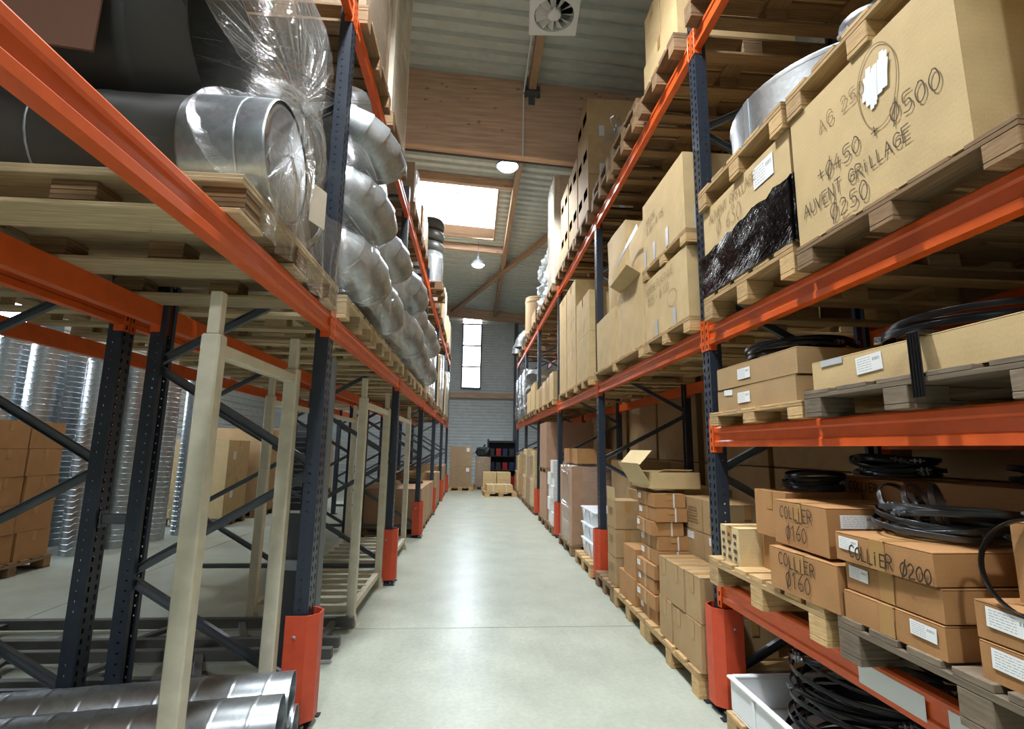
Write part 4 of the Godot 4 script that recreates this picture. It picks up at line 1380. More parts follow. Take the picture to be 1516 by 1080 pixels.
func build_right_second() -> void:
	# ---- floor of the second bay
	pallet("floor pallet under the six plain cartons beside the near guard", Vector3(1.92, 0, -3.60), 1.14, 0.94, "wood_new", "pallets standing on the floor")
	pallet("floor pallet under the tower of thin strapped cartons", Vector3(1.92, 0, -4.52), 1.14, 0.86, "wood_new", "pallets standing on the floor")
	pallet("floor pallet under the open-topped tower beside the second guard", Vector3(1.92, 0, -5.32), 1.14, 0.68, "wood_old", "pallets standing on the floor")
	for r in 2:
		for c in 3:
			var zz := -3.785 + c * 0.228
			rc("plain tan carton on the front pallet, %s row, %s from the near guard" % [["lower", "upper"][r], ["third", "second", "first"][c]], 1.365 + 0.006 * ((r + c) % 2), zz, zz + 0.224, 0.146 + r * 0.268, 0.146 + r * 0.268 + 0.265, 0.26, "card_mid", "six plain cartons on the front floor pallet", 0.0, 2)
	# labelled pairs behind them
	for c in 2:
		for r in 4:
			var zz := -4.02 + c * 0.36
			var ss := Vector3(0.30, 0.232, 0.35)
			var o := carton("carton with a white address label behind the six, %s column, %s up" % [["farther", "nearer"][c], ORD[r]], Vector3(1.66 + 0.15, 0.146 + r * 0.235, zz + 0.175), ss, "card_mid", "labelled cartons behind the six", [0.6, -0.5, 0.8, 0.0][r], 2)
			if r < 3:
				sticker(o, ss, "a", 0.42, 0.82, 0.11, 0.05)
			else:
				for q in 6:
					var f := face_at(o, ss, "a", 0.55, 0.25 + q * 0.09)
					part(sticker_mesh(0.18 - 0.02 * (q % 3), 0.007), "print_line", M.ink_faint, o, f[0], f[1])
	# tower of thin strapped cartons
	for r in 9:
		var ss := Vector3(0.25, 0.103, 0.40)
		var dx: float = [0.0, -0.03, -0.01, -0.02, 0.01, 0.02, -0.015, 0.005, 0.0][r]
		var dz: float = [0.0, 0.02, -0.02, 0.0, 0.02, 0.0, -0.01, 0.01, 0.0][r]
		var o := carton("thin brown carton with white strap in the tower, %s from the bottom" % ORD[r], Vector3(1.40 + 0.125 + dx, 0.146 + r * 0.106, -4.12 + dz), ss, "card_brown", "tower of thin strapped cartons", [0.0, 1.5, -1.2, 0.8, -0.6, 1.0, -1.6, 0.6, 0.0][r], 2)
		sticker(o, ss, "a", 0.14, 0.62, 0.07, 0.042)
		var f := face_at(o, ss, "b", 0.62, 0.5, 0.0012)
		part(bevel_box(Vector3(0.012, 0.105, 0.002), 0.0006, false), "strap", M.strap, o, f[0], f[1])
		var f2 := face_at(o, ss, "a", 0.5, 0.5, 0.0006)
		part(bevel_box(Vector3(0.06, 0.102, 0.0012), 0.0004, false), "tape", M.tape, o, f2[0], f2[1])
	rc("darker thin carton lying beside the strapped tower, lower", 1.37, -4.83, -4.36, 0.146, 0.36, 0.31, "card_brown", "", 0.0, 1)
	rc("darker thin carton leaning beside the strapped tower, upper", 1.38, -4.70, -4.36, 0.362, 0.60, 0.30, "card_brown", "", 0.0, 1)
	rc("brown carton behind the strapped tower, beneath the gaping one", 1.70, -4.75, -4.06, 0.146, 1.12, 0.4, "card_mid", "", 0.0, 1)
	# gaping carton on top, lid thrown back
	var oc := thing("open_carton", "gaping pale carton with its lid thrown back on the strapped tower", "carton", Vector3(1.60, 1.125, -4.22), 4.0)
	var os := Vector3(0.40, 0.125, 0.44)
	part(bevel_box(Vector3(os.x, 0.005, os.z), 0.001), "bottom", M.card_tan, oc)
	for s in [-1.0, 1.0]:
		part(bevel_box(Vector3(0.005, os.y, os.z), 0.001), "side", M.card_tan, oc, Vector3(s * os.x / 2, 0.005, 0))
		part(bevel_box(Vector3(os.x - 0.006, os.y, 0.005), 0.001), "end", M.card_tan, oc, Vector3(0, 0.005, s * os.z / 2))
	part(bevel_box(Vector3(0.20, 0.004, os.z), 0.001), "lid", M.card_pale, oc, Vector3(-0.27, 0.115, 0), Vector3(0, 0, -58))
	part(bevel_box(Vector3(0.15, 0.004, os.z), 0.001), "lid", M.card_pale, oc, Vector3(-0.25, 0.245, 0), Vector3(0, 0, 48))
	part(bevel_box(Vector3(os.x * 0.6, 0.004, 0.16), 0.001), "flap", M.card_pale, oc, Vector3(0.02, 0.133, 0.14), Vector3(-12, 0, 0))
	collar_pile("black collar showing inside the gaping carton", "collars inside the gaping carton", Vector3(1.60, 1.14, -4.22), 0.13, 5, 5.0, 51, "band", 0.012, 0.01)
	# open-topped tower
	for r in 3:
		var ss := Vector3(0.25, 0.262, 0.30)
		var o := carton("tall mid-brown carton in the open-topped tower, %s" % ["bottom one", "middle one", "top one with raised flaps"][r], Vector3(1.385 + 0.125, 0.146 + r * 0.265, -5.12), ss, "card_mid", "open-topped tower of cartons", [0.5, -0.6, 0.4][r], 2 if r < 2 else 1, {"open": true} if r == 2 else {})
		for q in 3:
			var f := face_at(o, ss, "a", 0.45, 0.5 + q * 0.1)
			part(sticker_mesh(0.15, 0.008), "print_line", M.ink_faint, o, f[0], f[1])
		if r == 2:
			part(bevel_box(Vector3(0.004, 0.125, 0.28), 0.001), "raised_flap", M.card_tan, o, Vector3(-0.12, ss.y, 0), Vector3(0, 0, 4))
			part(bevel_box(Vector3(0.004, 0.11, 0.28), 0.001), "raised_flap", M.card_tan, o, Vector3(0.12, ss.y, 0), Vector3(0, 0, 14))
	rc("mid-brown carton pair behind the open-topped tower", 1.66, -5.6, -4.95, 0.146, 0.80, 0.45, "card_mid", "", 0.0, 1)
	# ---- main level, second bay
	stack_pallet("pallet at the post under the carton lettered for plastic vents", 1.36, -3.93, -3.06, 2.191)
	var vs := Vector3(0.9, 0.485, 0.83)
	var v1 := carton("tan carton lettered for plastic vents, lower of two at the post", Vector3(1.37 + 0.45, 2.292, -3.50), vs, "card_tan", "big cartons on the main level", 0.0, 1, {"tape": false})
	write(v1, vs, "a", 0.06, 0.74, "BOUCHE PLASTIQUE", 0.055, 0.0042, "ink_faint", 2.0, 0.12)
	write(v1, vs, "a", 0.10, 0.54, "#125 - # 100", 0.06, 0.0042, "ink_faint", 2.0, 0.16)
	var lf := face_at(v1, vs, "a", 0.68, 0.42, 0.0008)
	part(loop_mesh(0.085, 0.06), "drawn_circle", M.ink_faint, v1, lf[0], lf[1])
	for u in [0.3, 0.72]:
		sticker(v1, vs, "a", u, 0.12, 0.05, 0.13, "tape_clear")
	sticker(v1, vs, "b", 0.2, 0.18, 0.2, 0.14, "tape_clear")
	stack_pallet("pallet between the two vent cartons at the post", 1.36, -3.93, -3.06, 2.79, 1.0, "wood_new", 0.10)
	var v2 := carton("tan carton with faint writing, upper of two at the post", Vector3(1.37 + 0.45, 2.892, -3.50), Vector3(0.9, 0.56, 0.83), "card_tan", "big cartons on the main level", 0.0, 1, {"tape": false})
	write(v2, Vector3(0.9, 0.56, 0.83), "a", 0.12, 0.62, "BOUCHE", 0.05, 0.005, "ink_faint", 2.0, 0.16)
	write(v2, Vector3(0.9, 0.56, 0.83), "a", 0.12, 0.48, "# 80 - # 125", 0.05, 0.005, "ink_faint", 2.0, 0.16)
	for u in [0.05, 0.3, 0.62]:
		sticker(v2, Vector3(0.9, 0.56, 0.83), "a", u, 0.14, 0.05, 0.14, "tape_clear")
	sticker(v2, Vector3(0.9, 0.56, 0.83), "b", 0.15, 0.16, 0.14, 0.16, "tape_clear")
	stack_pallet("pallet under the crumpled cartons of the second bay", 1.36, -5.68, -3.98, 2.191, 1.16, "wood_new", 0.10)
	rc("big tan carton under the crumpled ones, nearer of two", 1.37, -4.80, -3.98, 2.292, 2.93, 0.95, "card_tan", "big cartons on the main level", 0.0, 1, {"bulge": 0.02, "tape": false})
	rc("big tan carton under the crumpled ones, farther of two", 1.37, -5.64, -4.83, 2.292, 2.86, 0.95, "card_tan", "big cartons on the main level", 0.0, 1, {"bulge": 0.02, "tape": false})
	var cr := rc("crumpled tan carton with a clear tape band round it", 1.40, -4.72, -4.0, 2.94, 3.46, 0.9, "card_tan", "big cartons on the main level", -2.0, 1, {"bulge": 0.07, "tape": false})
	var tb := face_at(cr, Vector3(0.9, 0.52, 0.72), "a", 0.5, 0.68, 0.03)
	part(bevel_box(Vector3(0.72, 0.045, 0.003), 0.001, false), "tape_band", M.tape_clear, cr, tb[0], tb[1] + Vector3(0, 0, 6))
	part(bevel_box(Vector3(0.16, 0.006, 0.62), 0.002), "torn_flap", M.card_tan, cr, Vector3(-0.50, 0.02, 0.0), Vector3(0, 0, -32))
	var cq := rc("bulging tan carton with sagging top, farther of the crumpled pair", 1.42, -5.60, -4.78, 2.87, 3.80, 0.85, "card_tan", "big cartons on the main level", 2.0, 1, {"bulge": 0.09, "tape": false})
	# ---- top level, second bay
	for i in 3:
		var pz := -3.50 - i * 0.88
		pallet("pallet on the top level of the second bay, %s from the post" % ORD[i], Vector3(1.94, 4.251, pz), 1.18, 0.80, "wood_old", "pallets on the top level")
	rc("tan carton on the top level at the second post, lower", 1.40, -3.86, -3.14, 4.397, 4.72, 0.9, "card_tan", "cartons on the top level", 0.0, 1)
	rc("tan carton on the top level at the second post, upper", 1.42, -3.50, -3.14, 4.722, 5.1, 0.9, "card_tan", "cartons on the top level", 0.0, 1)
	rc("tan carton on the top level behind the upper one", 1.42, -3.86, -3.52, 4.722, 5.2, 0.9, "card_tan", "cartons on the top level", 0.0, 1)
	pallet("second of two loose pallets piled on the top level of the second bay", Vector3(1.94, 4.397, -4.40), 1.16, 0.80, "wood_old", "pallets on the top level", 1.5)
	pallet("loose pallet piled farthest on the top level of the second bay", Vector3(1.94, 4.397, -5.27), 1.16, 0.80, "wood_old", "pallets on the top level", -1.5)
	var sc := thing("strap_bundle", "glinting bundle of loose strapping on the top level pallets", "strapping", Vector3(1.38, 4.56, -4.55))
	for i in 5:
		var pth: Array = []
		for q in 7:
			pth.append(Vector3(-0.06 - 0.05 * sin(q * 0.9 + i), 0.012 + 0.01 * q + 0.02 * i * sin(q * 0.5), -0.16 + q * 0.055))
		part(sweep(pth, 0.006, 6, true, false, 0.4), "strap", M.band_bright, sc)

func bin(label: String, at: Vector3, turn := 0.0) -> void:
	var o := thing("white_bin", label, "storage bin", at, turn, "white lidded bins on the floor pallet")
	var pr := [Vector2(-0.15, 0), Vector2(0.15, 0), Vector2(0.17, 0.17), Vector2(-0.17, 0.17)]
	part(extrude(pr, 0.36), "tub", M.white_bin, o)
	part(bevel_box(Vector3(0.37, 0.022, 0.40), 0.006), "lid", M.white_bin, o, Vector3(0, 0.165, 0))
	for s in [-1.0, 1.0]:
		part(bevel_box(Vector3(0.018, 0.05, 0.10), 0.004), "handle", M.white_bin, o, Vector3(s * 0.178, 0.115, 0))

func elbow_mesh(r: float, bend: float, straight: float, gores := 5) -> ArrayMesh:
	# gored sheet-metal bend: starts along -x, ends pointing down
	var key := "elb%.3f_%.3f_%.3f" % [r, bend, straight]
	if cache.has(key):
		return cache[key]
	var st := st_new()
	var path: Array = [Vector3(-straight - 0.06, 0, 0), Vector3(-straight, 0, 0), Vector3(0, 0, 0)]
	for i in gores:
		var a := (i + 1.0) / gores * PI / 2
		path.append(Vector3(sin(a) * bend, -bend + cos(a) * bend, 0))
	path.append(path[-1] + Vector3(0, -0.06, 0))
	# each gore is a straight piece: doubled rings keep the creases
	var p2: Array = []
	var rr: Array = []
	for i in path.size():
		p2.append(path[i])
		rr.append(r)
		if i > 1 and i < path.size() - 2:
			var d: Vector3 = (path[i + 1] - path[i]).normalized()
			p2.append(path[i] + d * 0.006)
			rr.append(r * 1.045)
			p2.append(path[i] + d * 0.012)
			rr.append(r)
	sweep_into(st, p2, r, 22, false, false, 1.0, rr)
	cache[key] = st.commit()
	return cache[key]

func elbow(label: String, group: String, at: Vector3, r: float, turn := 0.0, bend := -1.0, straight := 0.3, mat := "galv", lay := false) -> void:
	var o := thing("duct_elbow", label, "duct elbow", at, turn, group)
	if lay:
		o.rotation_degrees.x = 58.0
	var b := r * 1.25 if bend < 0 else bend
	part(elbow_mesh(r, b, straight), "bend", M[mat], o)
	part(lathe([Vector2(r * 0.97, 0.0), Vector2(r * 1.03, 0.006), Vector2(r * 1.03, 0.03), Vector2(r * 0.97, 0.036)], 22), "collar", M.galv_dull, o, Vector3(-straight - 0.04, 0, 0), Vector3(0, 0, 90))
	part(lathe([Vector2(r * 0.97, 0.0), Vector2(r * 1.03, 0.006), Vector2(r * 1.03, 0.03), Vector2(r * 0.97, 0.036)], 22), "collar", M.galv_dull, o, Vector3(b, -b - 0.05, 0))

func wrap_on(o: Node3D, size: Vector3, lump: float, seed_: int, mat := "film") -> void:
	part(film_mesh(size, lump, seed_), "film_wrap", M[mat], o)
	add_streak_creases(o, "film_streak_creases", film_points, 22, 40, true, int(30 + size.y * 26), seed_ + 3, 0.35, Vector3.ZERO, clampf(absf(o.position.z) / 2.2, 1.0, 3.0))

func build_right_far() -> void:
	# unseen carton stacks added behind the rack to block light and darken the shelves
	for k in 5:
		for c in 2:
			var z := Z_RIGHT - BAY * k - 0.72 - c * 1.36
			for r in 3:
				carton("added light-blocking carton stacked behind the rack, bay %s, %s stack, %s" % [ORD[k], ["nearer", "farther"][c], ["bottom", "middle", "top"][r]], Vector3(3.12, 0.001 + r * 1.30, z), Vector3(0.95, 1.29, 1.28), "card_mid", "added light-blocking cartons behind the carton rack", 0.0, 0)

	# ---- third bay, floor: bins, wrapped stack
	pallet("floor pallet under the white lidded bins", Vector3(1.92, 0, -6.34), 1.14, 0.86, "wood_new", "pallets standing on the floor")
	for r in 3:
		for c in 2:
			bin("white lidded bin, %s layer, %s from the second guard" % [ORD[r], ORD[c]], Vector3(1.40 + 0.20, 0.146 + r * 0.188, -6.10 - c * 0.42))
	pallet("floor pallet under the film-wrapped brown stack", Vector3(1.92, 0, -7.56), 1.14, 0.98, "wood_old", "pallets standing on the floor")
	var wl := rc("tall brown load wrapped in clear film beside the third guard", 1.37, -8.02, -7.08, 0.146, 1.19, 1.0, "card_pink", "", 0.0, 1, {"tape": false})
	wrap_on(wl, Vector3(1.02, 1.06, 0.96), 0.008, 71)
	for c in 2:
		rc("orange-brown carton on top of the wrapped load, %s" % ["farther", "nearer"][c], 1.42 + 0.03 * c, -7.95 + c * 0.48, -7.53 + c * 0.44, 1.23, 1.44, 0.5, "card_brown", "cartons on the wrapped load", 0.0, 1)
	rc("plain carton behind the white lidded bins", 1.84, -6.75, -5.95, 0.146, 1.3, 0.5, "card_mid", "", 0.0, 0)
	# main level, third bay: upright tan cartons with slits
	stack_pallet("pallet in the third bay under the nearer slit cartons", 1.36, -6.72, -5.88, 2.191)
	stack_pallet("pallet in the third bay under the farther slit cartons", 1.36, -8.10, -6.76, 2.191)
	var cols := [[-6.70, -5.92, [2.292, 2.86, 3.38], "nearer"], [-7.42, -6.76, [2.292, 2.80, 3.25, 3.80], "middle"], [-8.08, -7.46, [2.292, 2.80, 3.25, 3.80], "farther"]]
	for c in cols:
		for r in c[2].size() - 1:
			var o := rc("golden tan carton on the main level, third bay, %s column, %s up" % [c[3], ORD[r]], 1.37, c[0], c[1], c[2][r], c[2][r + 1] - 0.003, 0.9, "card_tan", "golden cartons in the third bay", 0.0, 1)
			var sz := Vector3(0.9, c[2][r + 1] - c[2][r], c[1] - c[0])
			for u in [0.25, 0.6]:
				var f := face_at(o, sz, "a", u, 0.2)
				part(bevel_box(Vector3(0.012, 0.12, 0.001), 0.0003, false), "tape_end", M.tape, o, f[0], f[1])
	# top level, third bay: white-faced cartons with dark hand holes
	for i in 3:
		pallet("pallet on the top level under the hand-hole cartons, %s from the camera" % ORD[i], Vector3(1.94, 4.251, -6.28 - i * 0.88), 1.18, 0.82, "wood_old", "pallets on the top level")
	for c in 3:
		for r in 3 if c == 0 else 2:
			var zz := -6.60 - c * 0.70
			var hgt := 0.54 if c == 0 else 0.60
			var ss := Vector3(0.62, hgt - 0.004, 0.64)
			var o := carton("tan carton with dark hand holes on the top level, %s column, %s up" % [ORD[c], ORD[r]], Vector3(1.38 + 0.31, 4.397 + r * hgt, zz + 0.34), ss, "card_mid", "hand-hole cartons on the top level", 0.0, 1, {"tape": false})
			for u in [0.25, 0.75]:
				var f := face_at(o, ss, "a", u, 0.60, 0.0012)
				part(bevel_box(Vector3(0.19, 0.12, 0.002), 0.0006, false), "hand_hole", M.hole, o, f[0], f[1])
			for u in [0.3, 0.7]:
				sticker(o, ss, "b", u, 0.14, 0.07, 0.15, "tape_clear")
	var ww := rc("tall white-wrapped load next to the hand-hole cartons on the top level", 1.38, -9.55, -8.72, 4.397, 6.5, 0.85, "card_white", "", 0.0, 1, {"tape": false})
	pallet("pallet on the top level under the tall white-wrapped load", Vector3(1.94, 4.251, -9.14), 1.18, 0.84, "wood_old", "pallets on the top level")
	wrap_on(ww, Vector3(0.89, 2.12, 0.86), 0.015, 73)
	# ---- fourth bay, floor: foam boxes and tall tan cartons
	pallet("floor pallet under the white foam boxes", Vector3(1.92, 0, -9.05), 1.14, 0.74, "wood_old", "pallets standing on the floor")
	for r in 5:
		for c in 2:
			if r == 4 and c == 1:
				continue
			rc("white foam box beside the third guard, %s layer, %s one" % [ORD[r], ["nearer", "farther"][c]], 1.37 + 0.02 * ((r + c) % 2), -9.04 - c * 0.36, -8.72 - c * 0.36, 0.146 + r * 0.218, 0.146 + r * 0.218 + 0.215, 0.5, "foam", "white foam boxes", 0.0, 1, {"tape": false, "name": "foam_box", "category": "foam box"})
	pallet("floor pallet under the tall pinkish cartons", Vector3(1.92, 0, -10.02), 1.14, 1.06, "wood_old", "pallets standing on the floor")
	rc("tall pinkish carton beside the fourth guard, lower", 1.37, -10.50, -9.54, 0.146, 0.98, 0.9, "card_pink", "tall pinkish cartons", 0.0, 1, {"tape": false})
	pallet("pallet between the two tall pinkish cartons", Vector3(1.90, 0.983, -10.02), 1.08, 1.0, "wood_old", "pallets standing on the floor", 0.0, 0.10)
	rc("tall pinkish carton beside the fourth guard, upper", 1.37, -10.50, -9.54, 1.084, 1.93, 0.9, "card_pink", "tall pinkish cartons", 0.0, 1, {"tape": false})
	# main level, fourth bay: row of upright cartons
	stack_pallet("pallet under the row of upright cartons in the fourth bay, nearer", 1.36, -9.95, -8.72, 2.191)
	stack_pallet("pallet under the row of upright cartons in the fourth bay, farther", 1.36, -11.25, -10.0, 2.191)
	for i in 5:
		var zz := -9.20 - i * 0.50
		rc("upright tan carton in the fourth bay row, %s from the camera" % ORD[i], 1.37 + 0.01 * (i % 2), zz, zz + 0.46, 2.292, 2.78 - 0.02 * i, 0.5, "card_tan" if i % 2 == 0 else "card_mid", "row of upright cartons", 0.0, 1)
	rc("large carton standing behind the row of upright cartons", 1.92, -11.2, -9.4, 2.292, 3.25, 0.55, "card_pink", "", 0.0, 0)
	# top level, fourth bay: white woven sacks
	for i in 2:
		pallet("pallet on the top level under the white sacks, %s" % ["nearer", "farther"][i], Vector3(1.94, 4.251, -10.02 - i * 0.86), 1.18, 0.84, "wood_old", "pallets on the top level")
		for r in 3:
			var o := thing("white_sack", "bulging white woven sack on the top level, %s pile, %s" % [["nearer", "farther"][i], ["bottom", "middle", "top"][r]], "sack", Vector3(1.70, 4.40 + r * 0.37, -10.02 - i * 0.86), 0.0, "white sacks on the top level")
			part(sack_mesh(81 + r + i * 5, Vector3(0.66, 0.36, 0.70)), "cloth", M.bag, o)
			part(sweep([Vector3(-0.20, 0.30, 0.1), Vector3(-0.23, 0.355, 0.12), Vector3(-0.28, 0.36, 0.14)], 0.028, 8, true, false, 0.6), "tied_neck", M.bag, o)
	# ---- fifth and sixth bay
	var fl := [[-11.95, 1.38, "card_tan"], [-12.80, 1.25, "card_grey"], [-13.68, 1.42, "card_tan"], [-15.0, 1.30, "card_mid"], [-16.2, 1.2, "card_tan"]]
	for i in fl.size():
		var z: float = fl[i][0]
		pallet("floor pallet deep in the carton rack, %s after the fourth guard" % ORD[i], Vector3(1.92, 0, z), 1.14, 0.8, "wood_old", "pallets standing on the floor")
		for r in 2:
			var fc := rc("carton on the far floor pallets, %s after the fourth guard, %s" % [ORD[i], ["lower", "upper"][r]], 1.37 + 0.02 * r, z - 0.38, z + 0.36, 0.146 + r * 0.6, 0.146 + (0.597 if r == 0 else fl[i][1] - 0.146), 0.8, fl[i][2], "cartons on the far floor pallets", 0.0, 0)
			if i % 2 == 0:
				wrap_on(fc, Vector3(0.83, 0.55, 0.77), 0.01, 91 + i)
	for i in 5:
		var z: float = [-11.93, -12.83, -13.7, -14.85, -15.9][i]
		stack_pallet("pallet on the main level far down the carton rack, %s of five" % ORD[i], 1.36, z - 0.42, z + 0.42, 2.191, 1.16, "wood_old", 0.12)
		if i < 2:
			rc("tan carton far along the main level, %s of two" % ORD[i], 1.38, z - 0.40, z + 0.40, 2.312, 2.95 - 0.1 * i, 0.8, "card_tan", "far cartons on the main level", 0.0, 0)
		else:
			for r in 3:
				elbow("shiny duct elbow far along the carton rack, pile %s, %s" % [ORD[i - 2], ["bottom", "middle", "top"][r]], "far elbows on the carton rack", Vector3(1.72, 2.312 + 0.32 + r * 0.40, z), 0.16, 180.0, -1.0, 0.35, "galv", true)
			film("clear film over the far elbow pile, %s of three" % ORD[i - 2], Vector3(1.80, 2.312, z), Vector3(0.98, 1.22, 0.84), 0.04, 101 + i, "film", "stretch film on the carton rack loads")
	for i in 4:
		var z: float = [-12.1, -13.3, -14.8, -15.9][i]
		pallet("pallet on the top level far down the carton rack, %s of four" % ORD[i], Vector3(1.94, 4.251, z), 1.18, 0.9, "wood_old", "pallets on the top level")
	rc("flat carton far on the top level after the sacks", 1.40, -12.5, -11.7, 4.397, 4.75, 0.8, "card_mid", "cartons on the top level", 0.0, 0)
	var dr := thing("fibre_drum", "pale cylindrical drum far on the top level", "drum", Vector3(1.62, 4.397, -13.3))
	part(lathe([Vector2(0, 0), Vector2(0.29, 0), Vector2(0.30, 0.03), Vector2(0.30, 1.05), Vector2(0.29, 1.08), Vector2(0, 1.08)], 28), "body", M.drum, dr)
	for y in [0.04, 0.92]:
		part(lathe([Vector2(0.302, y), Vector2(0.312, y + 0.02), Vector2(0.312, y + 0.06), Vector2(0.302, y + 0.08)], 28), "hoop", M.drum, dr)
	elbow("bent shiny duct far on the top level", "", Vector3(1.75, 4.86, -14.8), 0.18, 180.0, 0.4, 0.4)
	elbow("bent shiny duct at the far end of the top level", "", Vector3(1.75, 4.86, -15.9), 0.18, 180.0, 0.4, 0.4)

func sack_mesh(seed_: int, size: Vector3) -> ArrayMesh:
	var noise := noise_of(seed_, 1.6, 3)
	var pts: Array[Vector3] = []
	var rows := 15
	var cols := 30
	for r in rows:
		var t := -PI / 2 + PI * r / (rows - 1)
		for c in cols:
			var a := TAU * c / cols
			var e := 0.6
			var cy := signf(cos(t)) * pow(absf(cos(t)), e)
			var p := Vector3(signf(cos(a)) * pow(absf(cos(a)), e) * cy, signf(sin(t)) * pow(absf(sin(t)), 0.8), signf(sin(a)) * pow(absf(sin(a)), e) * cy)
			var k := 1.0 + 0.28 * noise.get_noise_3dv(p * 1.0) + 0.10 * noise.get_noise_3dv(p * 3.0)
			pts.append(Vector3(p.x * size.x / 2 * k, size.y / 2 + p.y * size.y / 2 * (0.9 + 0.1 * k), p.z * size.z / 2 * k))
	return grid_surface(pts, rows, cols, true, true)

# ---------------------------------------------------------------- duct rack
func spiral_mesh(r: float, length: float, pitch: float, segs := 28, rib := 0.004, helix := true) -> ArrayMesh:
	# spiral-seamed duct along x, open ended, with an inner skin
	var key := "spi%.3f_%.2f_%.3f" % [r, length, pitch]
	if cache.has(key):
		return cache[key]
	var st := st_new()
	var pts: Array[Vector3] = []
	var rings: Array = []
	var x := 0.0
	while x < length:
		rings.append([x, 0.0])
		if x + pitch < length:
			rings.append([x + pitch * 0.84, 0.0])
			rings.append([x + pitch * 0.88, 1.0])
			rings.append([x + pitch * 0.94, 1.0])
			rings.append([x + pitch * 0.98, 0.0])
		x += pitch
	rings.append([length, 0.0])
	var n := 0
	for q in rings:
		for k in segs:
			var a := TAU * k / segs
			var shift := (float(k) / segs * pitch) if helix and q[0] > 0.001 and q[0] < length - 0.001 else 0.0
			var rr: float = r + rib * q[1]
			pts.append(Vector3(minf(q[0] + shift * 0.5, length) - length / 2, sin(a) * rr, cos(a) * rr))
		n += 1
	grid_into(st, pts, n, segs, true, false)
	var inner: Array[Vector3] = []
	for q in [length / 2, -length / 2]:
		for k in segs:
			var a := TAU * k / segs
			inner.append(Vector3(q, sin(a) * (r - 0.003), cos(a) * (r - 0.003)))
	grid_into(st, inner, 2, segs, true, false)
	for s in [-1.0, 1.0]:
		for k in segs:
			var a := TAU * k / segs
			var b := TAU * (k + 1) / segs
			var xx: float = s * length / 2
			quad(st, Vector3(xx, sin(a) * r, cos(a) * r), Vector3(xx, sin(b) * r, cos(b) * r), Vector3(xx, sin(b) * (r - 0.003), cos(b) * (r - 0.003)), Vector3(xx, sin(a) * (r - 0.003), cos(a) * (r - 0.003)))
	cache[key] = st.commit()
	return cache[key]

func duct(label: String, group: String, at: Vector3, r: float, length: float, pitch: float, rot := Vector3.ZERO, mat := "galv", rib := 0.004) -> Node3D:
	var o := thing("spiral_duct", label, "duct", at, 0.0, group)
	o.rotation_degrees = rot
	part(spiral_mesh(r, length, pitch, 28, rib), "tube", M[mat], o)
	return o

# heavy crate pallet: a closed plywood deck on layered blocks and three wide runners
func solid_pallet(label: String, at: Vector3, lx: float, lz: float) -> void:
	var o := thing("pallet", label, "pallet", at, 0.0, "pallets on the main level of the duct rack")
	for i in 3:
		var z := (i - 1) * (lz / 2 - 0.10)
		part(bevel_box(Vector3(lx, 0.018, 0.20), 0.003), "bottom_board", M["wood_pale_%d" % i], o, Vector3(0, 0, z))
		for j in 3:
			var x := (j - 1) * (lx / 2 - 0.075)
			for q in 5:
				part(bevel_box(Vector3(0.15 - 0.004 * (q % 2), 0.017, 0.13 - 0.004 * ((q + 1) % 2)), 0.002), "block_layer", M["wood_old_%d" % ((q + i) % 3)], o, Vector3(x, 0.0185 + q * 0.0178, z))
	part(bevel_box(Vector3(lx, 0.018, lz), 0.002), "deck_sheet", M.wood_pale_1, o, Vector3(0, 0.108, 0))
	for i in 5:
		part(bevel_box(Vector3(lx, 0.016, lz / 5 - 0.012), 0.002), "top_board", M["wood_pale_%d" % (i % 3)], o, Vector3(0, 0.1265, -lz / 2 + lz / 10 + i * lz / 5))

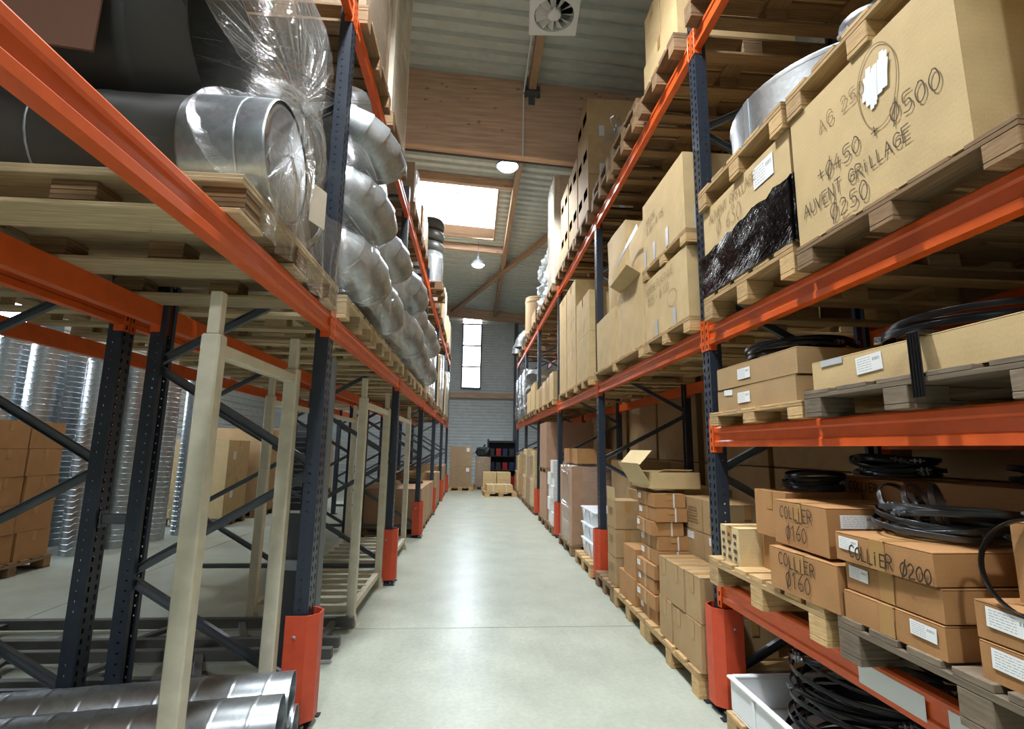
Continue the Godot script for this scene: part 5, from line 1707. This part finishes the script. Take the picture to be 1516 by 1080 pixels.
func build_left_near() -> void:
	# ---- main level, nearest bay: big dark ducts on a pale crate pallet, bagged in film
	solid_pallet("wide pale pallet seen from below under the big dark ducts", Vector3(-1.36, 2.191, -2.27), 1.12, 1.24)
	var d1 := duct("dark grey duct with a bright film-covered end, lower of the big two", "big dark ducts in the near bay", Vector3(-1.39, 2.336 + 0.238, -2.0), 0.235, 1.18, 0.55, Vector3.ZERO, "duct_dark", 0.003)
	part(lathe([Vector2(0.238, 0.0), Vector2(0.243, 0.01), Vector2(0.243, 0.10), Vector2(0.239, 0.105), Vector2(0.239, 0.11), Vector2(0.243, 0.115), Vector2(0.243, 0.31), Vector2(0.238, 0.32)], 32), "bright_sleeve", M.galv, d1, Vector3(0.595, 0, 0), Vector3(0, 0, 90))
	part(lathe([Vector2(0.237, 0.0), Vector2(0.243, 0.005), Vector2(0.237, 0.010)], 32), "rim", M.galv_dull, d1, Vector3(-0.23, 0, 0), Vector3(0, 0, 90))
	part(lathe([Vector2(0.0, 0.012), Vector2(0.2, 0.012), Vector2(0.225, 0.006), Vector2(0.234, -0.004)], 32), "end_cap", M.galv, d1, Vector3(0.585, 0, 0), Vector3(0, 0, -90))
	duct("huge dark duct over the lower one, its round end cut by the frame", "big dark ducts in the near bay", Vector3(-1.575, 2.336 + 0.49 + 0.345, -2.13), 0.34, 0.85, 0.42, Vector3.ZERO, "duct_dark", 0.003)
	var bl := thing("brown_sheet", "brown paper sheet hanging behind the big dark ducts at the frame corner", "sheet", Vector3(-1.72, 2.83, -1.70), 8.0)
	part(soft_box(Vector3(0.62, 0.7, 0.02), 0.004, 5, 6), "paper", M.brown_paper, bl)
	for i in 1:
		for r in 2:
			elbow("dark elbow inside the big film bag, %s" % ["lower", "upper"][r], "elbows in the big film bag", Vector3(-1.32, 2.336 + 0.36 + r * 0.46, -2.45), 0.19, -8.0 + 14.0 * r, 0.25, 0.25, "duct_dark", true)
	var fb := thing("stretch_film", "big crinkled clear film bag bulging beside the near post", "stretch film", Vector3.ZERO, 0.0, "clear film bags on the duct rack")
	part(film_mesh(Vector3(0.56, 1.42, 0.80), 0.07, 205, 0.1), "film_sheet", M.film, fb, Vector3(-1.16, 2.32, -2.40))
	add_streak_creases(fb, "streak_creases", film_points, 22, 40, true, 110, 11, 0.6, Vector3(-1.16, 2.32, -2.40), 1.4)
	part(film_fan(Vector3(-0.89, 3.07, -2.30), [Vector3(-1.16, 3.30, -1.86), Vector3(-1.14, 3.70, -1.98), Vector3(-1.02, 3.98, -2.20), Vector3(-0.90, 3.75, -2.42), Vector3(-0.80, 3.46, -2.46), Vector3(-0.80, 3.22, -2.46), Vector3(-0.85, 3.02, -2.44), Vector3(-0.92, 3.0, -2.2), Vector3(-1.04, 3.06, -1.95)], 51, 0.035), "film_fold", M.film, fb)
	add_streak_creases(fb, "streak_creases", film_points, 11, 84, true, 170, 13, 99.0, Vector3.ZERO, 1.3)
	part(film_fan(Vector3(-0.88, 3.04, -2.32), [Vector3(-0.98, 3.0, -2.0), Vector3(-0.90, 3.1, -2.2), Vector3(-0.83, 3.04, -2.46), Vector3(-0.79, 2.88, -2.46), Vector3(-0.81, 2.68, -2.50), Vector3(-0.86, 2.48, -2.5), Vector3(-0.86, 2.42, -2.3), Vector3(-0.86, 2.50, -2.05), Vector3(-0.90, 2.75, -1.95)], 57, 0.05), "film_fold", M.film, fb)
	add_streak_creases(fb, "streak_creases", film_points, 11, 84, true, 150, 15, 99.0, Vector3.ZERO, 1.3)
	var ff := thing("stretch_film", "clear film stretched over the bright end of the lower dark duct", "stretch film", Vector3.ZERO, 0.0, "clear film bags on the duct rack")
	part(film_fan(Vector3(-0.78, 2.60, -1.99), [Vector3(-1.08, 2.82, -1.88), Vector3(-0.95, 2.85, -1.95), Vector3(-0.80, 2.86, -2.05), Vector3(-0.76, 2.75, -2.2), Vector3(-0.77, 2.5, -2.22), Vector3(-0.80, 2.34, -2.1), Vector3(-0.80, 2.34, -1.8), Vector3(-0.95, 2.40, -1.75), Vector3(-1.06, 2.6, -1.73)], 63, 0.02), "film_sheet", M.film, ff)
	add_streak_creases(ff, "streak_creases", film_points, 11, 84, true, 70, 17, 99.0)
	var tag := thing("paper_tag", "pale paper tag hanging in the film bag beside the near post", "tag", Vector3(-0.80, 2.50, -2.42), 70.0)
	part(bevel_box(Vector3(0.12, 0.20, 0.002), 0.0006), "paper", M.card_white, tag)
	# a card-lined film tail draped over the pallet edge
	var tail := thing("stretch_film", "taut clear film tail pulled down over the near pallet edge", "stretch film", Vector3(0, 0, 0), 0.0, "clear film bags on the duct rack")
	var tp: Array[Vector3] = []
	for r in 9:
		var t := r / 8.0
		for c in 13:
			var s := c / 12.0
			tp.append(Vector3(-0.80 + 0.05 * sin(s * 9.0) * (1.0 - t) + 0.02 * sin(s * 31.0), 2.62 - 0.42 * t - 0.06 * s * t, -1.80 - 1.05 * s + 0.03 * sin(t * 5.0)))
	part(grid_surface(tp, 9, 13), "film_sheet", M.film, tail)
	add_streak_creases(tail, "streak_creases", tp, 9, 13, false, 60, 19, 99.0)

# taut film gathered at a knot: pleats run out to a hem through the given points
func film_fan(knot: Vector3, hem: Array, seed_: int, belly: float) -> ArrayMesh:
	var g := noise_of(seed_, 1.0, 2)
	var n := hem.size()
	var cols := 84
	var rows := 11
	var pts: Array[Vector3] = []
	for r in rows:
		var t := r / float(rows - 1)
		for c in cols:
			var u := float(c) / cols * n
			var i := int(u)
			var f := u - i
			var h: Vector3 = hem[i % n].cubic_interpolate(hem[(i + 1) % n], hem[(i - 1 + n) % n], hem[(i + 2) % n], f)
			var p := knot.lerp(h, t)
			var out := Vector3(0.9, 0.1, 0.35).normalized()
			var pleat := sin(c * 2.2 + 1.5 * sin(c * 0.37 + seed_)) * 0.5 + g.get_noise_1d(c * 9.0)
			p += out * (belly * sin(PI * minf(t * 1.15, 1.0)) + pleat * 0.011 * sin(PI * (0.15 + 0.75 * t)))
			pts.append(p)
	film_points = pts
	return grid_surface(pts, rows, cols, true, true)

func wrapped_elbows(where: String, z: float, n_high: int, seed_: int, two := true, r := 0.185) -> void:
	pallet("pale pallet under the wrapped elbows %s" % where, Vector3(-1.34, 2.191, z), 1.10, 0.84, "wood_pale", "pallets on the main level of the duct rack")
	var g := RandomNumberGenerator.new()
	g.seed = seed_
	for i in (2 if two else 1):
		for h in n_high:
			elbow("silver duct elbow %s, %s column, %s up" % [where, ["nearer", "farther"][i], ORD[h]], "wrapped elbows on the duct rack", Vector3((-1.02 if i == 0 else -1.42) + g.randf_range(-0.03, 0.03), 2.336 + r * 0.85 + 0.19 + h * (r * 2.3 + 0.01), z + (0.21 if i == 0 else -0.20) if two else z), r, g.randf_range(-10, 10), r * 1.3, 0.34, "galv_dull", true)
	film("crinkled clear film over the elbows %s" % where, Vector3(-1.22, 2.30, z), Vector3(1.06, n_high * (r * 2.3) + 0.24, 0.84), 0.05, seed_, "film", "clear film bags on the duct rack", 0.18)

func build_left_far() -> void:
	wrapped_elbows("just past the near post", -3.46, 3, 301)
	wrapped_elbows("second past the near post", -4.34, 2, 303)
	wrapped_elbows("third past the near post", -5.22, 2, 305, false, 0.2)
	wrapped_elbows("just past the second post", -6.30, 2, 307, true, 0.18)
	wrapped_elbows("second past the second post", -7.16, 2, 309, true, 0.18)
	wrapped_elbows("third past the second post", -8.02, 2, 311, true, 0.18)
	# farther on: pale wrapped cartons
	for i in 6:
		var z: float = [-9.12, -10.08, -11.9, -12.86, -14.75, -15.7][i]
		pallet("pallet under the film-wrapped cartons far along the duct rack, %s of six" % ORD[i], Vector3(-1.34, 2.191, z), 1.10, 0.92, "wood_old", "pallets on the main level of the duct rack")
		var pc := carton("pale film-wrapped carton far along the duct rack, %s of six" % ORD[i], Vector3(-1.30, 2.336, z), Vector3(0.96, 1.15 + 0.2 * (i % 2), 0.86), "card_pale" if i % 2 == 0 else "card_white", "pale wrapped cartons on the duct rack", 0.0, 0)
		wrap_on(pc, Vector3(1.0, 1.17 + 0.2 * (i % 2), 0.89), 0.015, 320 + i)
	# ---- top level: wrapped cartons over bays one to three
	var tops := [[-1.0, 0.9, "card_grey"], [-2.1, 1.0, "card_grey"], [-3.55, 2.0, "card_grey"], [-4.65, 2.05, "card_white"], [-6.35, 0.55, "card_grey"], [-7.4, 0.5, "card_mid"]]
	for i in tops.size():
		var z: float = tops[i][0]
		pallet("dark pallet on the top level of the duct rack, %s from the camera" % ORD[i], Vector3(-1.34, 4.251, z), 1.10, 0.96, "wood_old", "pallets on the top level of the duct rack")
		var h: float = tops[i][1]
		var tc := carton("grey-brown carton load on the top level of the duct rack, %s from the camera" % ORD[i], Vector3(-1.30, 4.397, z), Vector3(0.96, h, 0.88), tops[i][2], "loads on the top level of the duct rack", 0.0, 0)
		wrap_on(tc, Vector3(1.0, h + 0.01, 0.92), 0.012, 340 + i)
	# stack of dark rolls on a wrapped silver drum
	pallet("pallet under the dark rolls against the rooflight", Vector3(-1.18, 4.251, -9.35), 1.10, 0.92, "wood_old", "pallets on the top level of the duct rack")
	var dm := thing("wrapped_drum", "silver wrapped drum under the dark rolls on the top level", "drum", Vector3(-0.92, 4.397, -9.2))
	part(lathe([Vector2(0, 0), Vector2(0.24, 0), Vector2(0.25, 0.03), Vector2(0.245, 0.25), Vector2(0.255, 0.5), Vector2(0.25, 0.62), Vector2(0, 0.62)], 24), "body", M.galv_dull, dm)
	part(lathe([Vector2(0.262, 0.0), Vector2(0.268, 0.2), Vector2(0.264, 0.45), Vector2(0.268, 0.63)], 24), "film_sheet", M.film, dm)
	for i in 3:
		var o := thing("dark_roll", "dark round roll against the rooflight, %s" % ["lowest of three", "middle of three", "topmost of three"][i], "roll", Vector3(-0.92, 5.02 + i * 0.225, -9.2), 0.0, "dark rolls on the top level")
		var pr: Array[Vector2] = []
		for q in 9:
			var a := -PI / 2 + PI * q / 8.0
			pr.append(Vector2(0.20 + 0.065 * cos(a), 0.11 + 0.105 * sin(a)))
		part(lathe(pr, 28), "tread", M.duct_dark, o)
		part(lathe([Vector2(0.20, 0.215), Vector2(0.11, 0.20), Vector2(0.11, 0.02), Vector2(0.20, 0.005)], 28), "core", M.foot, o)
	var far := [[-10.6, 0.9], [-11.95, 0.7], [-13.1, 1.1], [-14.8, 0.8], [-15.9, 0.9]]
	for i in far.size():
		pallet("pallet at the far end of the duct rack top level, %s of five" % ORD[i], Vector3(-1.34, 4.251, far[i][0]), 1.10, 0.92, "wood_old", "pallets on the top level of the duct rack")
		carton("carton load at the far end of the duct rack top level, %s of five" % ORD[i], Vector3(-1.30, 4.397, far[i][0]), Vector3(0.96, far[i][1], 0.86), "card_white" if i % 2 == 0 else "card_tan", "loads on the top level of the duct rack", 0.0, 0)
	# back-to-back rack: pallets and loads seen from below
	for i in 12:
		var z := Z_LEFT - BAY * (i / 3) - 0.1 - (i % 3 + 0.5) * 0.867
		pallet("pallet seen from below on the back-to-back rack, %s from the camera" % ORD[i], Vector3(-2.46, 2.191, z), 0.92, 0.82, "wood_pale", "pallets on the back-to-back rack")
		carton("carton load on the back-to-back rack, %s from the camera" % ORD[i], Vector3(-2.46, 2.337, z), Vector3(0.88, 1.0 + 0.25 * ((i * 7) % 3), 0.80), "card_mid" if i % 2 == 0 else "card_grey", "loads on the back-to-back rack", 0.0, 0)

# cream steel stillage: two front posts with stubs and a rail, base frame with cross slats, rear posts
func stand(label: String, x: float, z0: float, z1: float, depth: float, rear := true, mat := "cream", slats := 5) -> void:
	var o := thing("steel_stand", label, "steel stand", Vector3(x, 0, 0), 0.0, "cream steel stands under the duct rack")
	var pw := 0.07
	for k in 2:
		var z := z0 if k == 0 else z1
		for e in (2 if rear else 1):
			var px := -e * depth
			var post := part(bevel_box(Vector3(pw, 1.78, pw * 0.9), 0.006), "post", M[mat], o, Vector3(px, 0.06, z))
			part(bevel_box(Vector3(0.045, 0.17, 0.045), 0.004), "stub", M[mat], post, Vector3(0, 1.78, 0))
			var ft := part(extrude([Vector2(-0.06, 0), Vector2(0.06, 0), Vector2(0.03, 0.10), Vector2(-0.03, 0.10)], 0.07), "foot", M[mat], o, Vector3(px, 0, z))
			part(bevel_box(Vector3(0.13, 0.006, 0.11), 0.002), "sole", M[mat], ft)
		if not rear:
			part(bevel_box(Vector3(0.5, 0.05, 0.06), 0.004), "toe_bar", M[mat], o, Vector3(-0.2, 0.0, z))
			continue
		part(bevel_box(Vector3(depth + 0.03, 0.05, 0.05), 0.004), "cross_rail", M[mat], o, Vector3(-depth / 2, 0.11, z))
	var zl := absf(z1 - z0)
	for e in (2 if rear else 1):
		part(bevel_box(Vector3(0.05, 0.05, zl), 0.004), "top_rail", M[mat], o, Vector3(-e * depth, 1.76, (z0 + z1) / 2))
		if rear:
			part(bevel_box(Vector3(0.05, 0.06, zl), 0.004), "base_rail", M[mat], o, Vector3(-e * depth, 0.10, (z0 + z1) / 2))
	for i in slats:
		var t := (i + 1.0) / (slats + 1.0)
		part(bevel_box(Vector3(depth, 0.035, 0.06), 0.003), "slat", M[mat], o, Vector3(-depth / 2, 0.13, lerpf(z0, z1, t)))

func build_left_floor() -> void:
	stand("cream steel stand closest to the camera, one post crossing the lying ducts", -1.0, -1.98, -2.84, 0.72, false, "cream", 0)
	stand("cream steel stand just past the near orange guard", -0.95, -4.45, -5.64, 0.78)
	stand("cream steel stand just past the second orange guard", -0.95, -6.12, -7.55, 0.78)
	# low frames on the floor, their shade put into a darker grey
	for i in 2:
		var o := thing("floor_frame", "low steel frame with painted-in shade on the floor behind the near post, %s" % ["nearer", "farther"][i], "steel frame", Vector3(-1.05, 0, -3.30 - i * 0.62), 0.0, "low frames with painted-in shade on the floor")
		for s in 2:
			part(bevel_box(Vector3(2.7, 0.07, 0.05), 0.004), "long_rail", M.shade_toned_frame, o, Vector3(-1.2, 0.03, -s * 0.42))
		for q in 5:
			part(bevel_box(Vector3(0.05, 0.03, 0.42), 0.004), "tie", M.shade_toned_frame, o, Vector3(0.0 - q * 0.6, 0.05, -0.21), Vector3(0, [0, 25, -20, 15, 0][q], 0))
			part(bevel_box(Vector3(0.08, 0.03, 0.1), 0.004), "skid", M.shade_toned_frame, o, Vector3(0.0 - q * 0.6, 0, -0.21))
	# tall grey sheet panel leaning at the post, with its bright clip
	var sp := thing("grey_panel", "tall dull grey sheet metal panel leaning beside the near post", "metal panel", Vector3(-1.03, 0, -3.22), -8.0)
	part(bevel_box(Vector3(0.22, 1.02, 0.012), 0.002), "sheet", M.sheet_grey, sp, Vector3.ZERO, Vector3(-3, 0, 0))
	part(bevel_box(Vector3(0.012, 1.02, 0.03), 0.002), "folded_edge", M.sheet_grey, sp, Vector3(0.11, 0, 0.0), Vector3(-3, 0, 0))
	part(bevel_box(Vector3(0.08, 0.06, 0.02), 0.003), "clip", M.galv, sp, Vector3(-0.02, 0.70, 0.0))
	# second sheet behind the post
	var sq := thing("grey_panel", "narrow grey metal channel standing just behind the near post", "metal panel", Vector3(-0.88, 0, -3.12))
	part(bevel_box(Vector3(0.05, 1.95, 0.07), 0.004), "channel", M.sheet_grey, sq)
	part(bevel_box(Vector3(0.015, 1.95, 0.10), 0.003), "lip", M.sheet_grey, sq, Vector3(0.02, 0, 0))
	# spiral ducts lying across the near bay
	var zs := [-2.50, -2.275, -2.05]
	for i in 3:
		duct("silver spiral duct lying on the floor in the near bay, %s from the post" % ORD[i], "spiral ducts lying in the near bay", Vector3(-1.88 - 0.02 * (i % 2), 0.112, zs[i]), 0.109, 2.2, 0.14, Vector3(0, 9, 0), "galv", 0.0018)
	for i in 2:
		duct("silver spiral duct on the upper layer in the near bay, %s from the post" % ORD[i], "spiral ducts lying in the near bay", Vector3(-1.87 + 0.03 * i, 0.303, -2.388 + i * 0.225), 0.109, 2.2, 0.14, Vector3(0, 9, 0), "galv", 0.0018)
	# low cartons on the floor beyond the stands
	var rows := [[-9.10, 0.62], [-9.96, 0.62], [-10.82, 0.6], [-11.95, 0.75], [-12.9, 0.7], [-14.75, 0.8], [-15.7, 0.8]]
	for i in rows.size():
		pallet("floor pallet under the long low carton in the duct rack, %s from the stands" % ORD[i], Vector3(-1.33, 0, rows[i][0]), 1.02, 0.86, "wood_old", "floor pallets in the duct rack", 0.0, 0.12)
		carton("long low brown carton on the duct rack floor, %s from the stands" % ORD[i], Vector3(-1.33, 0.121, rows[i][0]), Vector3(1.0, rows[i][1], 0.84), "card_pink" if i % 2 == 0 else "card_mid", "low cartons in the duct rack", 0.0, 1 if i < 3 else 0)
	collar_pile("black collar lying on the low brown carton past the stands", "collars on the low brown cartons", Vector3(-1.15, 0.745, -9.96), 0.2, 5, 6.0, 61, "band", 0.01, 0.04)

func build_second_aisle() -> void:
	# brown cartons on a pallet at the far side of the second aisle
	pallet("floor pallet under the brown carton pile in the second aisle", Vector3(-5.45, 0, -6.05), 1.2, 1.0, "wood_old", "pallets in the second aisle")
	for r in 5:
		for c in 2:
			carton("brown flat carton of the second aisle pile, %s up, %s" % [ORD[r], ["nearer", "farther"][c]], Vector3(-5.35, 0.146 + r * 0.30, -5.80 - c * 0.48), Vector3(0.95, 0.296, 0.46), "card_brown", "brown carton pile in the second aisle", [1.5, -2.0, 2.5, 0.0, -1.0][r], 1)
	# standing bundles of ribbed duct
	var spots := [[-5.05, -7.25, 0.20, 2.5], [-5.35, -7.65, 0.19, 2.6], [-4.92, -7.72, 0.19, 2.55], [-4.75, -8.25, 0.16, 2.5], [-5.75, -7.2, 0.20, 2.7], [-5.9, -7.8, 0.20, 2.75], [-5.15, -8.3, 0.17, 2.55], [-6.3, -7.3, 0.21, 2.8], [-4.62, -8.75, 0.13, 2.45]]
	for i in spots.size():
		var s: Array = spots[i]
		duct("ribbed silver duct standing on end in the second aisle, %s of the bundle" % ORD[i], "ribbed ducts standing in the second aisle", Vector3(s[0], s[3] / 2, s[1]), s[2], s[3], 0.075, Vector3(0, 0, 90), "galv", 0.006)
	var pp := thing("roof_pipe", "tall smooth grey pipe rising behind the standing ducts", "pipe", Vector3(-6.55, 0, -8.15))
	part(lathe([Vector2(0.15, 0), Vector2(0.15, 4.4)], 24), "tube", M.sheet_grey, pp)
	part(lathe([Vector2(0.155, 2.9), Vector2(0.165, 2.92), Vector2(0.165, 2.98), Vector2(0.155, 3.0)], 24), "coupling", M.galv_dull, pp)
	var yp := thing("yellow_pipe", "thin yellow pipe beside the tall grey pipe", "pipe", Vector3(-6.95, 0, -8.25))
	part(lathe([Vector2(0.03, 0), Vector2(0.03, 4.4)], 12), "tube", M.yellow, yp)
	part(lathe([Vector2(0.04, 2.2), Vector2(0.04, 2.26)], 12), "clip", M.foot, yp)
	var wp := thing("white_tube", "slim white tube standing beside the ribbed ducts", "tube", Vector3(-4.30, 0, -8.6))
	part(lathe([Vector2(0.0, 0), Vector2(0.05, 0), Vector2(0.05, 2.1), Vector2(0.0, 2.1)], 14), "body", M.white, wp)
	part(lathe([Vector2(0.052, 2.02), Vector2(0.056, 2.03), Vector2(0.056, 2.1), Vector2(0.0, 2.104)], 14), "cap", M.white, wp)
	# pallet loads farther down the second aisle
	var far := [[-4.85, -9.9, 1.05, 1.35, "card_tan"], [-4.75, -11.1, 1.0, 1.6, "card_mid"], [-4.9, -12.6, 1.1, 1.2, "card_tan"], [-4.8, -14.2, 1.1, 1.7, "card_grey"], [-4.9, -16.0, 1.1, 1.5, "card_tan"]]
	for i in far.size():
		var f: Array = far[i]
		pallet("pallet along the second aisle, %s past the standing ducts" % ORD[i], Vector3(f[0], 0, f[1]), 1.1, 0.9, "wood_old", "pallets in the second aisle")
		for r in 2:
			var ss := Vector3(f[2], f[3] / 2 - 0.002, 0.86)
			var o := carton("carton in the second aisle, %s past the standing ducts, %s" % [ORD[i], ["lower", "upper"][r]], Vector3(f[0], 0.146 + r * f[3] / 2, f[1]), ss, f[4], "cartons in the second aisle", 0.0, 1)
			sticker(o, ss, "c", 0.3, 0.6, 0.10, 0.14, "paper")
	var dk := thing("dark_cabinet", "dark louvred cabinet at the end of the second aisle", "cabinet", Vector3(-3.75, 0, -12.2))
	part(bevel_box(Vector3(0.7, 1.9, 0.6), 0.01), "body", M.foot, dk)
	for i in 14:
		part(bevel_box(Vector3(0.64, 0.03, 0.02), 0.003), "louvre", M.frame_grey, dk, Vector3(0, 0.15 + i * 0.12, 0.30), Vector3(25, 0, 0))

func build_end() -> void:
	pallet("pallet under the two big end-wall cartons", Vector3(-0.40, 0, -17.7), 0.86, 0.9, "wood_new", "pallets at the end of the aisle")
	for r in 2:
		var ss := Vector3(0.74, 0.655, 0.74)
		var o := carton("big olive-tan carton closing the aisle end, %s" % ["lower", "upper"][r], Vector3(-0.40, 0.146 + r * 0.66, -17.7), ss, "card_grey", "big cartons at the aisle end", 0.0, 1)
		sticker(o, ss, "b", 0.82, 0.84, 0.10, 0.12)
	pallet("pallet under the grey bagged load at the aisle end", Vector3(0.36, 0, -18.3), 0.66, 0.8, "wood_old", "pallets at the end of the aisle")
	var gb := carton("grey bagged load beside the big aisle-end cartons", Vector3(0.36, 0.146, -18.3), Vector3(0.52, 0.95, 0.6), "card_grey", "", 0.0, 1)
	wrap_on(gb, Vector3(0.56, 0.98, 0.64), 0.03, 401)
	var bag := thing("dark_bag", "crumpled dark bag on the grey load at the aisle end", "bag", Vector3(0.36, 1.125, -18.3))
	part(sack_mesh(403, Vector3(0.5, 0.34, 0.5)), "cloth", M.foot, bag)
	part(sweep([Vector3(0, 0.3, 0), Vector3(0.03, 0.38, 0.02), Vector3(0.08, 0.41, 0.02)], 0.03, 8), "knot", M.foot, bag)
	# dark curtain-like stack behind, with red and blue packs
	var rk := thing("dark_rack", "dark shelf rack of small packs by the end wall", "shelf", Vector3(1.05, 0, -18.9))
	for s in [-1.0, 1.0]:
		for e in [-1.0, 1.0]:
			part(bevel_box(Vector3(0.05, 1.75, 0.05), 0.004), "post", M.blue_dark, rk, Vector3(s * 0.5, 0, e * 0.22))
	for i in 4:
		part(bevel_box(Vector3(1.06, 0.03, 0.5), 0.003), "shelf", M.foot, rk, Vector3(0, 0.12 + i * 0.5, 0))
	part(bevel_box(Vector3(1.0, 1.6, 0.02), 0.003), "back_panel", M.foot, rk, Vector3(0, 0.1, -0.22))
	for i in 12:
		var ix := i % 4
		var iy := i / 4
		var o := thing("small_pack", "small %s pack on the dark shelf rack, %s shelf, %s along" % [["red", "blue", "dark"][i % 3], ORD[iy], ORD[ix]], "pack", Vector3(1.05 - 0.36 + ix * 0.24, 0.152 + iy * 0.5, -18.86), 0.0, "packs on the dark shelf rack")
		part(bevel_box(Vector3(0.18, 0.26, 0.3), 0.006), "body", [M.red, M.blue_dark, M.foot][i % 3], o)
	# low pallets of cartons on the floor in front
	pallet("pallet of low cartons on the floor at the aisle end, farther", Vector3(0.78, 0, -17.1), 0.95, 0.9, "wood_new", "pallets at the end of the aisle")
	for i in 4:
		carton("small tan carton on the farther low pallet, %s layer, %s" % [["lower", "upper"][i / 2], ["away from the rack", "next to the rack"][i % 2]], Vector3(0.56 + (i % 2) * 0.46, 0.146 + (i / 2) * 0.252, -17.1), Vector3(0.44, 0.25, 0.7), "card_tan", "small cartons at the aisle end", 0.0, 0)
	pallet("pallet with a flat bundle in front at the aisle end", Vector3(0.82, 0, -15.75), 0.95, 0.8, "wood_new", "pallets at the end of the aisle", 5.0)
	var fb := carton("flat strapped bundle of card on the front pallet at the aisle end", Vector3(0.80, 0.146, -15.75), Vector3(0.78, 0.2, 0.6), "card_tan", "", 5.0, 1)
	for u in [-0.2, 0.2]:
		part(bevel_box(Vector3(0.02, 0.208, 0.615), 0.002), "strap", M.strap, fb, Vector3(u, 0, 0))

func high_bay(label: String, at: Vector3, energy: float) -> void:
	var o := thing("high_bay_lamp", label, "lamp", at, 0.0, "high bay lamps over the aisles")
	part(lathe([Vector2(0.0, 0.16), Vector2(0.10, 0.15), Vector2(0.16, 0.10), Vector2(0.20, 0.03), Vector2(0.205, 0.0), Vector2(0.195, 0.0), Vector2(0.15, 0.09), Vector2(0.0, 0.13)], 28), "housing", M.frame_grey, o)
	part(lathe([Vector2(0.0, -0.075), Vector2(0.08, -0.065), Vector2(0.15, -0.03), Vector2(0.185, 0.01), Vector2(0.185, 0.03), Vector2(0.0, 0.03)], 28), "lamp_lens", M.lamp_glow, o)
	part(lathe([Vector2(0.045, 0.15), Vector2(0.045, 0.26), Vector2(0.0, 0.26)], 14), "driver", M.frame_grey, o)
	var top := roof_y(at.x) - at.y - 0.015
	part(sweep([Vector3(0, 0.25, 0), Vector3(0, top, 0)], 0.008, 6), "cable", M.frame_grey, o)
	part(sweep([Vector3(0, 0.27, 0.0), Vector3(0.02, 0.31, 0), Vector3(0, 0.35, 0), Vector3(-0.02, 0.31, 0)], 0.006, 6, false, true), "hook", M.frame_grey, o)
	var l := SpotLight3D.new()
	l.name = "lamp_light"
	l.light_color = Color(0.97, 0.985, 1.0)
	l.light_energy = energy
	l.light_size = 0.16
	l.spot_range = 30.0
	l.spot_attenuation = 2.0
	l.spot_angle = 66.0
	l.spot_angle_attenuation = 0.5
	l.shadow_enabled = true
	l.position = Vector3(0, -0.09, 0)
	l.rotation_degrees = Vector3(-90, 0, 0)
	o.add_child(l)

func build_roof_gear() -> void:
	high_bay("lit high bay lamp hanging behind the deep timber beam", Vector3(0.47, 6.32, -8.22), 26.0)
	high_bay("small lit high bay lamp far down the aisle", Vector3(0.0, 6.66, -14.08), 26.0)
	high_bay("high bay lamp over the aisle before the heater fan", Vector3(-0.35, 6.4, -2.2), 36.0)
	high_bay("high bay lamp over the aisle behind the camera", Vector3(-0.35, 6.4, 3.4), 32.0)
	high_bay("high bay lamp over the second aisle beside the standing ducts", Vector3(-4.0, 6.5, -6.2), 6.0)
	high_bay("high bay lamp over the second aisle farther on", Vector3(-4.0, 6.5, -13.0), 7.0)
	# ceiling fan heater, its round grille looking down
	var fx := Vector3(0.78, 6.25, -4.95)
	var o := thing("fan_heater", "white square ceiling fan unit with a round bladed opening", "fan heater", fx, -4.0)
	var st := st_new()
	var rr := 0.225
	var hs := 0.27
	# bottom plate with a round hole
	for k in 32:
		var a := TAU * k / 32.0
		var b := TAU * (k + 1) / 32.0
		var sa := 1.0 / maxf(absf(cos(a)), absf(sin(a)))
		var sb := 1.0 / maxf(absf(cos(b)), absf(sin(b)))
		quad(st, Vector3(cos(a) * rr, 0, sin(a) * rr), Vector3(cos(a) * hs * sa, 0, sin(a) * hs * sa), Vector3(cos(b) * hs * sb, 0, sin(b) * hs * sb), Vector3(cos(b) * rr, 0, sin(b) * rr))
		quad(st, Vector3(cos(a) * rr, 0, sin(a) * rr), Vector3(cos(b) * rr, 0, sin(b) * rr), Vector3(cos(b) * rr * 0.97, 0.10, sin(b) * rr * 0.97), Vector3(cos(a) * rr * 0.97, 0.10, sin(a) * rr * 0.97))
	part(st.commit(), "face_plate", M.white, o)
	for s in [-1.0, 1.0]:
		part(bevel_box(Vector3(0.012, 0.30, hs * 2), 0.003), "side", M.white, o, Vector3(s * hs, 0, 0))
		part(bevel_box(Vector3(hs * 2, 0.30, 0.012), 0.003), "side", M.white, o, Vector3(0, 0, s * hs))
	part(bevel_box(Vector3(hs * 2, 0.012, hs * 2), 0.003), "back", M.foot, o, Vector3(0, 0.29, 0))
	for k in 11:
		var bp: Array[Vector3] = []
		for i in 5:
			var t := i / 4.0
			var r := lerpf(0.075, 0.212, t)
			var w := lerpf(0.022, 0.042, t)
			bp.append(Vector3(r, 0.03 + 0.02, -w))
			bp.append(Vector3(r, 0.03 - 0.01 * sin(t * PI), 0))
			bp.append(Vector3(r, 0.03 - 0.025, w * 0.8))
		part(grid_surface(bp, 5, 3), "blade", M.blade, o, Vector3.ZERO, Vector3(0, k * 360.0 / 11.0, 0))
	part(lathe([Vector2(0, -0.012), Vector2(0.06, -0.008), Vector2(0.08, 0.01), Vector2(0.08, 0.08), Vector2(0, 0.08)], 24), "hub", M.white, o)
	for s in [-1.0, 1.0]:
		for e in [-1.0, 1.0]:
			part(sweep([Vector3(s * 0.24, 0.3, e * 0.24), Vector3(s * 0.24, roof_y(fx.x) - fx.y, e * 0.24)], 0.006, 6), "hanger_rod", M.frame_grey, o)
